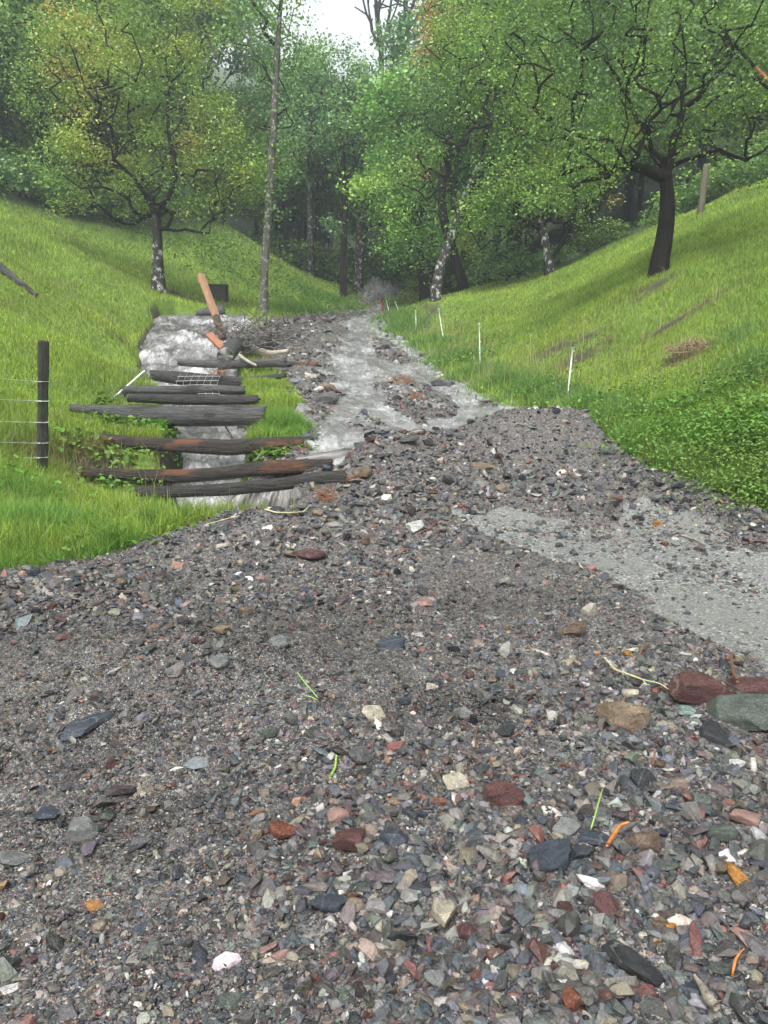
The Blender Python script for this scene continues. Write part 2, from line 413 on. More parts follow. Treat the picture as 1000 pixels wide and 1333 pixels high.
def water_mat(name, ux, deep, foam, lo, hi):
    m, n, b = newmat(name)
    co = coords(n, (1, 1, 1), True)
    f1 = noise(n, coords(n, (1.0, ux, 1), True), 5.0, 7, .62, 1.0)
    f2 = noise(n, coords(n, (1.4, ux * 1.3, 1), True), 16, 5, .6, .8)
    f3 = noise(n, coords(n, (1.0, 1, 1), True), .8, 4, .6, .3)
    s = math_(n, 'ADD', math_(n, 'MULTIPLY', f1, .55), math_(n, 'MULTIPLY', f2, .3))
    s = math_(n, 'ADD', s, math_(n, 'MULTIPLY', f3, .25)); s = math_(n, 'ADD', s, math_(n, 'MULTIPLY', attr(n, 'foam').outputs['Fac'], .085))
    c = ramp(n, s, [(lo, deep), ((lo + hi) / 2, tuple((p * 2 + q) / 3 for p, q in zip(deep, foam))), (hi, foam)])
    L(n, c, b.inputs['Base Color']); L(n, rampf(n, s, lo, hi, .08, .38), b.inputs['Roughness']); b.inputs['Specular IOR Level'].default_value = .35
    q = bump(n, None, f1, .55, .05); bump(n, b, f2, .5, .02, q)
    return m
WCH = water_mat('rushing_water', .30, (.075,.073,.072), (.46,.46,.47), .47, .74)
WRD = water_mat('road_water', .26, (.13,.128,.128), (.42,.42,.43), .44, .74)
WFL = water_mat('falling_water', .06, (.08,.076,.072), (.46,.45,.44), .44, .70)
MUDW = water_mat('mud_water', .3, (.05,.05,.05), (.16,.16,.16), .45, .66)

# foliage: colour per leaf
def leaf_mat(name, trans=.3, rough=.45):
    m, n, b = newmat(name)
    a = attr(n, 'Col'); L(n, a.outputs['Color'], b.inputs['Base Color']); b.inputs['Roughness'].default_value = rough
    b.inputs['Specular IOR Level'].default_value = .35
    t = N(n, 'ShaderNodeBsdfTranslucent'); L(n, a.outputs['Color'], t.inputs[0])
    ms = N(n, 'ShaderNodeMixShader'); ms.inputs[0].default_value = trans
    L(n, b.outputs[0], ms.inputs[1]); L(n, t.outputs[0], ms.inputs[2]); L(n, ms.outputs[0], n.nodes['Material Output'].inputs[0])
    return m
LEAF = leaf_mat('leaf'); GRASS = leaf_mat('grass_blade', .38, .5)

def bark_mat(name, dark, light, lichen, amt, scale=14):
    m, n, b = newmat(name)
    co = coords(n, (1, 1, .28)); c2 = coords(n, (1, 1, .8))
    c = ramp(n, noise(n, co, scale, 6, .7), [(.3, dark), (.7, light)])
    c = mix(n, rampf(n, noise(n, c2, scale * .75, 5, .7), amt, amt + .05), c, lichen)
    L(n, c, b.inputs['Base Color']); b.inputs['Roughness'].default_value = .75; b.inputs['Specular IOR Level'].default_value = .15
    bump(n, b, noise(n, co, scale * 1.6, 5, .7), 1.0, .05)
    return m
BARK = bark_mat('dark_bark', (.006,.005,.0045), (.022,.018,.015), (.05,.055,.045), .72)
BARKL = bark_mat('lichen_bark', (.014,.013,.012), (.06,.055,.05), (.42,.43,.39), .545, 8)
BARKB = bark_mat('pale_bark', (.045,.042,.037), (.14,.13,.12), (.32,.32,.29), .55, 12)

def wood_mat(name, dark, light, red=None, ra=.6, rough=.4, sheen=None):
    m, n, b = newmat(name)
    co = coords(n, (.09, 1, 1)); c2 = coords(n, (.35, 1, 1))
    c = ramp(n, noise(n, co, 75, 8, .72, .4), [(.36, dark), (.66, light)])
    if red: c = mix(n, rampf(n, noise(n, c2, 4.5, 5, .6), ra, ra + .08), c, red)
    if sheen: c = mix(n, rampf(n, noise(n, c2, 6, 5, .65), .55, .62), c, sheen)
    L(n, c, b.inputs['Base Color']); b.inputs['Roughness'].default_value = rough; b.inputs['Specular IOR Level'].default_value = .5
    q = bump(n, None, noise(n, co, 60, 6, .75), 1.0, .035); bump(n, b, noise(n, c2, 7, 4), .6, .05, q)
    return m
LOGD = wood_mat('dark_wet_log', (.006,.005,.005), (.065,.06,.056), (.09,.035,.02), .70, .26)
LOGR = wood_mat('reddish_wet_log', (.008,.006,.006), (.06,.045,.036), (.13,.05,.025), .56, .27)
LOGG = wood_mat('grey_wet_log', (.028,.028,.028), (.12,.12,.122), (.035,.03,.028), .60, .22)
PLANK = wood_mat('fresh_orange_wood', (.27,.13,.07), (.50,.29,.17), None, .6, .45)
PLANKD = wood_mat('soaked_brown_wood', (.035,.018,.012), (.12,.06,.035), None, .6, .4)
SPLIT = wood_mat('split_red_wood', (.22,.07,.03), (.50,.22,.11), None, .6, .5)
PALEW = wood_mat('pale_stripped_wood', (.28,.23,.17), (.55,.50,.42), None, .6, .5)
POSTW = wood_mat('weathered_post_wood', (.012,.012,.010), (.05,.048,.042), (.03,.04,.02), .6, .8)

def plain(name, col, rough=.5, metal=0., var=.25, scale=30):
    m, n, b = newmat(name)
    c = mix(n, 1.0, tuple(col), ramp(n, noise(n, coords(n), scale, 4, .6), [(.3, (1 - var,) * 3), (.7, (1 + var,) * 3)]), 'MULTIPLY')
    L(n, c, b.inputs['Base Color']); b.inputs['Roughness'].default_value = rough; b.inputs['Metallic'].default_value = metal
    bump(n, b, noise(n, coords(n), scale * 2, 4), .3, .01)
    return m
WHITEP = plain('white_plastic', (.72,.74,.72), .4, 0, .08); WIRE = plain('galvanised_wire', (.42,.42,.42), .35, .7, .2)
REDP = plain('rusty_red_stake', (.22,.05,.03), .6); BLACKP = plain('black_cap', (.02,.02,.02), .5)
ORANGEW = plain('orange_peeled_wood', (.40,.14,.035), .4, 0, .3, 60); BROWNW = plain('brown_wet_wood', (.12,.06,.035), .45, 0, .4, 60)
STRAW = plain('pale_straw', (.42,.40,.22), .6, 0, .2, 60); GREENS = plain('green_stem', (.22,.36,.07), .5, 0, .2, 60)
RUSTR = plain('rust_brown_roots', (.22,.095,.045), .7, 0, .4, 20); DRY = plain('dry_grass', (.26,.20,.12), .8, 0, .4, 20); GREYROOT = plain('muddy_roots', (.13,.12,.11), .6, 0, .4, 20)
DARKBOX = plain('dark_stained_timber', (.03,.028,.025), .8, 0, .4, 20)
YELST = plain('silt', (.13,.12,.11), .4, 0, .3, 8)
# ------------------------------------------------------------------ ground sheets
xs = axis(-8, 8, .085, -170, 170, 1.075); ys = axis(.5, 12, .085, -60, 220, 1.022)
x, y, F = grid(xs, ys)
z = terr(x, y)
# under the debris the meadow ground is just the road bed
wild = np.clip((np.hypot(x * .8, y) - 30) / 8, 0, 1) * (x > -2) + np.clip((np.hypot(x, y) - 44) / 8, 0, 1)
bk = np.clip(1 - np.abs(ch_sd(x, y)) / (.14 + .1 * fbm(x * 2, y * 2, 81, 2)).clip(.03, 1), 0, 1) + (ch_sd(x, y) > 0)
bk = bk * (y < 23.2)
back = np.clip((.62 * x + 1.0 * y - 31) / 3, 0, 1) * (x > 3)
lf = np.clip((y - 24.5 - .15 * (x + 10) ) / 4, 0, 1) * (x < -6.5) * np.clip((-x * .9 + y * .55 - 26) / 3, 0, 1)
ntc = np.clip(gauss(x, y, NOTCH, .42, .5) * 2.2 - .3, 0, 1)
BARE = [(G(925,392),.5,.18,.5),(G(872,422),.45,.17,.5),(G(760,462),.5,.3,.3),(G(720,455),.4,.3,0),(G(890,467),.5,.2,.2),(G(760,440),.4,.25,0),(G(840,380),.5,.3,0),(G(130,600),.40,.28,.2),(G(85,612),.35,.25,0),(G(930,612),.6,.15,.3),(G(840,595),.7,.16,-.4),(G(10,275),.9,.35,0),(G(560,410),.4,1.0,0),(G(215,625),.3,.25,0),(G(235,385),.6,.8,0)]
def bare(x, y):
    v = 0 * x
    for c, a, b, r in BARE: v = np.maximum(v, gauss(x, y, c, a, b, r))
    return v * (.8 + .8 * fbm(x * 3, y * 3, 73, 3))
ntc = np.maximum(ntc, np.clip(bare(x, y) * 1.6 - .3, 0, 1))
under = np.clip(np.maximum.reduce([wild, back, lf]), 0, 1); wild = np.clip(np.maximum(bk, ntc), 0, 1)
dz = deb(x, y)
z = z - np.where(psd(DEB, x, y) > .3, .03, 0)
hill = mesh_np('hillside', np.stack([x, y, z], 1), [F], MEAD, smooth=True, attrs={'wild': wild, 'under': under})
tag(hill, kind='structure')

xs = np.arange(-3.4, 9.5, .12); ys = np.arange(-3, 9.5, .12)
x, y, F = grid(xs, ys)
z = terr(x, y) + .004 - np.where(psd(DEB, x, y) < .25, .3, 0)
road = mesh_np('road', np.stack([x, y, z], 1), [F], ASPH, smooth=True); tag(road, kind='structure')

def debris_sheet(name, xs, ys, f0=None):
    x, y, F = grid(xs, ys); d = deb(x, y)
    keep = (d > -.06)[F].any(1)
    F = F[keep]
    z = terr(x, y) + d
    dkv = darkmud(x, y); a = 0.006 * fbm(x * 22, y * 22, 21, 2) * np.clip(d / .03, 0, 1)
    u = np.unique(F); mp = np.full(len(x), -1); mp[u] = np.arange(len(u))
    o = mesh_np(name, np.stack([x[u], y[u], (z + a)[u]], 1), [mp[F]], GRAV, smooth=True, attrs={'dark': dkv[u]})
    return tag(o, kind='structure')
ysg = [-1.5]
while ysg[-1] < 44: ysg.append(ysg[-1] + max(.03, .009 * ysg[-1]))
debris_sheet('gravel_bed', np.arange(-4.2, 8.0, .034), np.array(ysg))

# ------------------------------------------------------------------ water
def ribbon(name, rows, mat, kind='structure', foam=None):
    """rows: (n, m, 3) points, uv in metres"""
    A = np.asarray(rows); n, m, _ = A.shape
    i = np.arange(n * m).reshape(n, m)
    F = np.stack([i[:-1, :-1], i[:-1, 1:], i[1:, 1:], i[1:, :-1]], -1).reshape(-1, 4)
    s = np.concatenate([[0], np.cumsum(np.linalg.norm(np.diff(A[:, m // 2], axis=0), axis=1))])
    wdt = np.linalg.norm(A[:, -1] - A[:, 0], axis=1)
    U = np.stack([np.linspace(-.5, .5, m)[None, :] * wdt[:, None] + 50, np.repeat(s[:, None], m, 1)], -1).reshape(-1, 2)
    fo = np.zeros(n * m) if foam is None else np.asarray(foam).ravel()
    o = mesh_np(name, A.reshape(-1, 3), [F], mat, smooth=True, uv=U, attrs={'foam': fo})
    return tag(o, kind=kind)

yy = np.concatenate([np.arange(6.7, 12, .04), np.arange(12, 24.8, .045)])
tt = np.linspace(0, 1, 110)
rows = []; fm = []
for Yv in yy:
    l, r = float(ch_l(Yv)) - .25, float(ch_r(Yv)) + .25
    xv = l + (r - l) * tt
    zb = float(ch_w(Yv))
    rough = .07 if 15 < Yv < 24 else .05
    if Yv > 24.05: zb = zb - (Yv - 24.05) * 1.2
    lipf = 1 - .85 * float(np.clip((Yv - 21.8) / .9, 0, 1)); rough = rough * (1 - .75 * np.clip((Yv - 21.5) / 1.5, 0, 1))
    zz = zb - .04 * np.abs(tt * 2 - 1) ** 6 + rough * 1.1 * fbm(xv * 1.3 + .6 * np.sin(Yv * .9), np.full(110, Yv) * 1.7, 31, 4) + .022 * fbm(xv * 12, np.full(110, Yv) * 4, 39, 3) * (Yv < 22.6) + .03 * lipf * fbm(xv * 5.5, np.full(110, Yv) * 3, 32, 3)
    if Yv > 15: zz = zz + .05 * lipf * np.abs(fbm(xv * 4, np.full(110, Yv) * 1.2, 33, 3))
    rows.append(np.stack([xv, np.full(110, Yv), zz], 1))
    ph = fbm(xv * 1.3 + .6 * np.sin(Yv * .9), np.full(110, Yv) * 1.7 + .25, 31, 4) * (1 if Yv > 14 else .5)
    sm = .9 if Yv > 22.3 else 0                      # the smooth tongue over the upper lip
    fm.append(np.clip(.1 + 1.3 * ph + .6 * fbm(xv * 2.4, np.full(110, Yv) * 1.6, 83, 3), -.6, 1.2) * (1 - sm) - .12 * sm)
ribbon('stream_water', rows, WCH, foam=fm)

# water running over the road
xs = np.arange(-2.6, 3.2, .035); ys = np.concatenate([np.arange(7.2, 14, .04), np.arange(14, 26, .07), np.arange(26, 42, .15)])
x, y, F = grid(xs, ys); f = psd(FLOW, x, y)
keep = (f > -.5)[F].all(1); F = F[keep]
z = terr(x, y) + .034 + .030 * fbm(x * 3.4, y * 1.5, 34, 4) + .014 * fbm(x * 9, y * 6, 35, 3)
u = np.unique(F); mp = np.full(len(x), -1); mp[u] = np.arange(len(u))
o = mesh_np('water_over_road', np.stack([x[u], y[u], z[u]], 1), [mp[F]], WRD, smooth=True, uv=np.stack([x[u], y[u]], 1), attrs={'foam': .9 * fbm(x[u] * 2.6, y[u] * 1.0, 84, 4)}); tag(o, kind='structure')

# the spill from the road down into the channel
KP = [(P(462,594,8.7), (0,.30)), (P(425,597,8.4), (.02,.34)), (P(398,601,8.2), (.12,.33)), (P(378,612,8.05), (.30,.22)), (P(366,632,7.9), (.42,.10)), (P(356,655,7.8), (.48,.04)), (P(350,700,7.7), (.50,.02))]
kc = np.array([k[0] for k in KP]); kv = np.array([k[1] for k in KP]); NR = 80; tq = np.linspace(0, len(KP) - 1, NR)
cx_ = np.stack([np.interp(tq, np.arange(len(KP)), kc[:, k]) for k in range(3)], 1); vx_ = np.stack([np.interp(tq, np.arange(len(KP)), kv[:, k]) for k in range(2)], 1)
for _ in range(8):
    cx_[1:-1] = (cx_[:-2] + cx_[1:-1] * 2 + cx_[2:]) / 4; vx_[1:-1] = (vx_[:-2] + vx_[1:-1] * 2 + vx_[2:]) / 4
cx_[:, 2] += .03
rows = []
for i, c in enumerate(cx_):
    t = np.linspace(-1, 1, 90); fr = i / (NR - 1)
    o_ = .04 * fbm(t * 6 + 3 + .5 * math.sin(fr * 5), np.full(90, fr * 3.2), 36, 5) + .012 * fbm(t * 22, np.full(90, fr * 7), 44, 3)
    px_ = c[0] + t * vx_[i, 0]; py_ = c[1] + t * vx_[i, 1] - o_ * fr * 1.5 - .05 * fr * (1 - t ** 2)
    pz_ = c[2] + (.04 * (1 - t ** 2) - .06 * t ** 2) * (1 - fr) + o_ * (1 - fr)
    rows.append(np.stack([px_, py_, pz_], 1))
ribbon('spilling_water', rows, WFL)

# the surge of muddy water and debris where the valley closes
x, y, F = grid(np.arange(-3.2, 3.0, .07), np.arange(35.5, 48, .09))
c = P(500, 372, 43)
rr_ = ((x - c[0] - .15 - .12 * (y - c[1])) / 1.35) ** 2 + ((y - c[1] - .6) / 3.4) ** 2
hgt = .50 * np.exp(-rr_ ** 2) + .30 * np.exp(-(((x - c[0] - .05) / 1.0) ** 2 + ((y - 39.6) / 2.2) ** 2) ** 2) + .35 * np.exp(-(((x - c[0] + .7) / .6) ** 2 + ((y - c[1] + 1.6) / 1.8) ** 2)) + .20 * fbm(x * 2.2 + y * .5, y * .4, 86, 3) * np.exp(-rr_ ** 2)
z = terr(x, y) - .15 + hgt * (1 + .18 * fbm(x * 1.6, y * .8, 50, 4)) + .05 * fbm(x * 6, y * 2, 51, 3)
o = mesh_np('muddy_surge', np.stack([x, y, z], 1), [F], MUDW, smooth=True, uv=np.stack([x, y], 1)); tag(o, kind='structure')
# ------------------------------------------------------------------ stones
PC = np.array([c for c, w in PAL]); PW = np.array([w for c, w in PAL]); PW = PW / PW.sum()

def hull_proto(seed, n=11, flat=.55, r0=.75):
    r = np.random.default_rng(seed); bm = bmesh.new()
    for _ in range(n):
        v = r.normal(size=3); v /= np.linalg.norm(v); v = v * r.uniform(r0, 1.05)
        bm.verts.new((v[0] * r.uniform(.9, 1.3) * .5, v[1] * .42, v[2] * .5 * flat))
    res = bmesh.ops.convex_hull(bm, input=bm.verts)
    bmesh.ops.delete(bm, geom=[g for g in bm.verts if not g.link_faces], context='VERTS')
    bmesh.ops.triangulate(bm, faces=bm.faces)
    bmesh.ops.recalc_face_normals(bm, faces=bm.faces)
    bm.verts.index_update()
    V = np.array([v.co[:] for v in bm.verts]); F = np.array([[v.index for v in f.verts] for f in bm.faces]); bm.free()
    return V, F
HP = [hull_proto(100 + i, 8 + i % 6 + (14 if i % 3 == 0 else 3), [.4, .65, .85, .55][i % 4], .75 if i % 3 else .92) for i in range(36)]

def stone_mass(name, X, Y, Z, S, C, R_):
    n = len(X); k = R_.integers(0, len(HP), n)
    Vs = []; Fs = []; Cs = []; off = 0
    yaw = R_.uniform(0, 6.283, n); ta = R_.normal(0, .45, n); tb = R_.normal(0, .45, n)
    ax = R_.uniform(.75, 1.35, n); ay = R_.uniform(.7, 1.1, n); az = R_.uniform(.6, 1.1, n)
    for i in range(len(HP)):
        m = np.where(k == i)[0]
        if not len(m): continue
        V, F = HP[i]
        v = V[None] * np.stack([ax[m], ay[m], az[m]], 1)[:, None, :] * S[m][:, None, None]
        ca, sa = np.cos(ta[m])[:, None], np.sin(ta[m])[:, None]
        y1 = v[..., 1] * ca - v[..., 2] * sa; z1 = v[..., 1] * sa + v[..., 2] * ca
        cb, sb = np.cos(tb[m])[:, None], np.sin(tb[m])[:, None]
        x2 = v[..., 0] * cb + z1 * sb; z2 = -v[..., 0] * sb + z1 * cb
        cy, sy = np.cos(yaw[m])[:, None], np.sin(yaw[m])[:, None]
        x3 = x2 * cy - y1 * sy; y3 = x2 * sy + y1 * cy
        v = np.stack([x3 + X[m][:, None], y3 + Y[m][:, None], z2 + Z[m][:, None]], -1)
        f = F[None] + (np.arange(len(m)) * len(V))[:, None, None] + off
        Vs.append(v.reshape(-1, 3)); Fs.append(f.reshape(-1, 3)); Cs.append(np.repeat(C[m], len(V), 0)); off += len(m) * len(V)
    o = mesh_np(name, np.concatenate(Vs), [np.concatenate(Fs)], STN, attrs={'Col': np.concatenate(Cs)})
    return tag(o, kind='stuff')

# where the debris is coarse (1) or fine (0)
CO_ = [((760,1150),1.0,.9,.7),((900,1050),.9,.6,.6),((640,1200),.7,.4,.5),((960,1250),.9,.5,.6),((150,790),1.3,.35,.75),((330,740),1.0,.45,.75),((420,690),1.0,.7,.75),((560,640),1.3,1.0,.8),((470,600),.9,.8,.7),((420,500),1.3,3,.9),
       ((800,600),.9,.8,.35),((420,430),1.5,6,.9),((520,520),1.2,2,.9),((960,690),1.2,.5,.75),((870,640),.7,.5,.7),((900,940),.5,.25,.5),((120,1000),.9,.35,.25),((720,640),1.0,.4,.8),((560,940),.8,.3,.35)]
FI_ = [((250,900),1.1,.35,.55),((150,1200),1.2,.5,.45),((640,760),1.2,.6,.65),((400,840),.9,.4,.45),((700,555),.8,.5,.5),((60,1290),1.0,.4,.4),((380,960),.5,.3,.3),((650,1010),.5,.3,.2)]
CO_ = [(G(*c), a, b, w) for c, a, b, w in CO_]; FI_ = [(G(*c), a, b, w) for c, a, b, w in FI_]
def coarse(x, y):
    v = .50 + .45 * fbm(x * 1.1, y * 1.4, 61, 3)
    for c, a, b, w in CO_: v = v + w * .6 * gauss(x, y, c, a, b)
    for c, a, b, w in FI_: v = v - .75 * w * gauss(x, y, c, a, b)
    return np.clip(v, .03, 1)

def scatter(n, y0, y1, pw, um, R_):
    u = R_.uniform(0, 1, n)
    if abs(pw - 1) < 1e-6: Y = y0 * (y1 / y0) ** u
    else: Y = (y0 ** (1 - pw) + u * (y1 ** (1 - pw) - y0 ** (1 - pw))) ** (1 / (1 - pw))
    X = R_.uniform(-um, um, n) * (Y + .6)
    return X, Y
rs = np.random.default_rng(21)
X, Y = scatter(430000, .8, 43, 1.75, .62, rs)
d = deb(X, Y); co_ = coarse(X, Y)
dist = np.hypot(X, Y) ; smin = .0036 * (Y + .75) ** .95
s = smin * (rs.pareto(1.9, len(X)) + 1) ** 1.0
s = s * (.75 + .45 * co_)
smax = .055 * (.5 + co_) * (1 + Y * .06)
s = s * (1 - .25 * darkmud(X, Y)); s = np.minimum(s, smax * rs.uniform(.6, 1, len(X)))
# thin out where fine
asph = psd(ASP, X, Y); flow = psd(FLOW, X, Y)
debe = psd(DEB, X, Y)
on = d > .004
p_on = .50 + .12 * co_
p_as = np.where((asph > 0) & ~on, .10 * np.clip(1.1 - asph * 1.1, .12, 1) * (fbm(X * 1.6, Y * 2.6, 62, 3) > .05), 0)
p_as = np.where((asph > -.2) & (~on) & (X < 2.0), np.maximum(p_as, .16), p_as)
p_fl = np.where((flow > -.3) & ~on, .05 * (fbm(X * 2, Y * 1.5, 63, 3) > .1), 0)
p_ed = np.where((debe > -.8) & (debe < .1) & ~on, .5 * np.exp(-np.abs(debe) * 4.5), 0)
peb = sum(gauss(X, Y, G(*c), a, b) * w for c, a, b, w in [((960,700),.9,.25,.8),((880,665),.6,.25,.6),((900,742),.35,.3,.5),((850,690),.25,.2,.5),((790,690),.5,.25,.6),((930,755),.25,.2,.5),((700,690),.7,.3,.5),((970,770),.3,.3,.3),((870,770),.2,.15,.4)])
p_as = np.maximum(p_as, np.where(~on & (asph > -.3), peb, 0))
p = np.where(on, p_on, np.maximum.reduce([p_as, p_fl, p_ed]))
p = np.where(ch_sd(X, Y) > -.02, 0, p)
keep = rs.uniform(0, 1, len(X)) < p
X, Y, s = X[keep], Y[keep], s[keep]
# pebbles and stones of hand size strewn through the whole sheet
X2, Y2 = scatter(30000, 1.0, 40, 1.55, .60, rs); c2 = coarse(X2, Y2); d2 = deb(X2, Y2)
k2 = (d2 > .006) & (ch_sd(X2, Y2) < -.05) & (rs.random(len(X2)) < .30 + .6 * c2 - .25 * darkmud(X2, Y2)); X2, Y2, c2 = X2[k2], Y2[k2], c2[k2]
s2 = np.minimum((.011 + .0075 * Y2) * (.7 + .6 * rs.pareto(1.9, len(X2))), .055 + .014 * Y2) * rs.uniform(.7, 1.1, len(X2))
nfine = len(X); X = np.concatenate([X, X2]); Y = np.concatenate([Y, Y2]); s = np.concatenate([s, s2])
Z = top(X, Y) + s * rs.uniform(-.2, .16, len(X))
ci = rs.choice(len(PC), len(X), p=PW)
C = PC[ci] * rs.uniform(.22, .92, (len(X), 1)) * rs.normal(1, .06, (len(X), 3))
# farther stones in the upper road are lighter and browner
gm = C.mean(1, keepdims=True); C = gm + (C - gm) * .85
C[nfine:] *= rs.uniform(.6, 1.6, (len(X) - nfine, 1))
C = C * (1 - .55 * darkmud(X, Y) * (np.arange(len(X)) < nfine))[:, None]
up = np.clip((Y - 10) / 6, 0, 1)[:, None] * (X < 1.2)[:, None]; C = C * (1 + .3 * up); gm = C.mean(1, keepdims=True); C = C * (1 - .35 * up) + gm * np.array([[1.05, 1.0, .93]]) * .35 * up
C = np.clip(C, .01, .75)
print('stones', len(X))
MASS = (X, Y, Z, s, C)

# ---- the larger stones, every one an object
def rock_proto(seed, flat, cuts, rough):
    r = np.random.default_rng(seed); bm = bmesh.new()
    bmesh.ops.create_icosphere(bm, subdivisions=4, radius=1)
    V = np.array([v.co[:] for v in bm.verts]); F = np.array([[v.index for v in f.verts] for f in bm.faces]); bm.free()
    V0 = V.copy()
    for _ in range(cuts):
        nrm = r.normal(size=3); nrm /= np.linalg.norm(nrm); nrm[2] *= .55 if flat < .5 else 1; nrm /= np.linalg.norm(nrm)
        dd = r.uniform(.5, .85); t = V @ nrm - dd; V = V - np.where(t > 0, t, 0)[:, None] * nrm * .97
    for q in (1, -1):      # cleavage faces above and below
        nrm = np.array([r.normal(0, .12), r.normal(0, .12), q]); nrm /= np.linalg.norm(nrm)
        t = V @ nrm - flat; V = V - np.where(t > 0, t, 0)[:, None] * nrm * .96
    h = fbm(V0[:, 0] * 2.2 + V0[:, 2] * 1.3, V0[:, 1] * 2.2 - V0[:, 2] * 1.7, seed, 4) * rough + fbm(V0[:, 0] * 8 + V0[:, 2] * 5, V0[:, 1] * 8 - V0[:, 2] * 6, seed + 5, 2) * rough * .35
    V = V * (1 + h)[:, None]
    V = V / np.abs(V).max(0) * np.array([.5, .5, .5])
    me = mesh_np('stone', V, [F], ROCK, smooth=True, link=False); me.set_sharp_from_angle(angle=R(22)); return me
RP = [rock_proto(300 + i,   .28 if i % 2 else .6, 11 + i % 6, .022) for i in range(14)]
SLAB = RP[1::2]; LUMP = RP[0::2]
CN = {'slate': ((.070,.085,.115), 'slate-blue'), 'dark': ((.045,.048,.055), 'dark slate'), 'lgrey': ((.24,.25,.25), 'light grey'), 'grey': ((.13,.13,.13), 'mid grey'), 'maroon': ((.135,.062,.062), 'maroon'),
      'purple': ((.12,.095,.105), 'purple-grey'), 'rust': ((.22,.075,.045), 'rust-red'), 'tan': ((.27,.20,.135), 'tan'), 'cream': ((.58,.53,.42), 'cream'), 'white': ((.66,.66,.64), 'white'),
      'green': ((.125,.15,.13), 'green-grey'), 'ochre': ((.48,.23,.06), 'ochre-orange'), 'pink': ((.40,.25,.22), 'pinkish'), 'brown': ((.17,.12,.085), 'brown'), 'teal': ((.30,.42,.38), 'pale teal')}
placed = []
def put_rock(q, w, l, h, rot, ck, me, label, group=None, tilt=None, sink=.25, cvar=1.0):
    o = bpy.data.objects.new('stone', me); COL.objects.link(o)
    z = top1(q[0], q[1])
    o.location = (q[0], q[1], z + h * (.5 - sink)); o.scale = (w, l, h)
    t = tilt if tilt is not None else (random.gauss(0, .16), random.gauss(0, .16))
    o.rotation_euler = (t[0], t[1], rot)
    c = np.array(CN[ck][0]) * cvar; o.color = (*c, 1)
    tag(o, label, 'stone', group); placed.append((q[0], q[1], max(w, l), ck)); return o
def rock_at(px, py, wp, hp, deg, ck, shape, label, thick=None, sink=.22, cvar=1.0):
    """wp: long side, hp: short side in pixels of the photograph, deg: turn of the long side on the ground"""
    q = Gt(px, py + hp * .15); dc = q[1] * math.cos(PITCH) + (CAMZ - q[2]) * math.sin(PITCH)
    m = dc / 1000.0; foresh = max(.35, (CAMZ - q[2]) / math.hypot(q[1], CAMZ - q[2]))
    a = R(deg); w = wp * m; l = hp * m / (foresh ** .25)
    if abs(math.sin(a)) > .7: w, l = wp * m / (foresh ** .4), hp * m
    me = random.choice(SLAB if shape == 's' else LUMP)
    h = (thick * m) if thick else min(w, l) * (.34 if shape == 's' else .60)
    return put_rock(q, w * 1.12, l * 1.12, h, a, ck, me, label, None, None, sink, cvar)
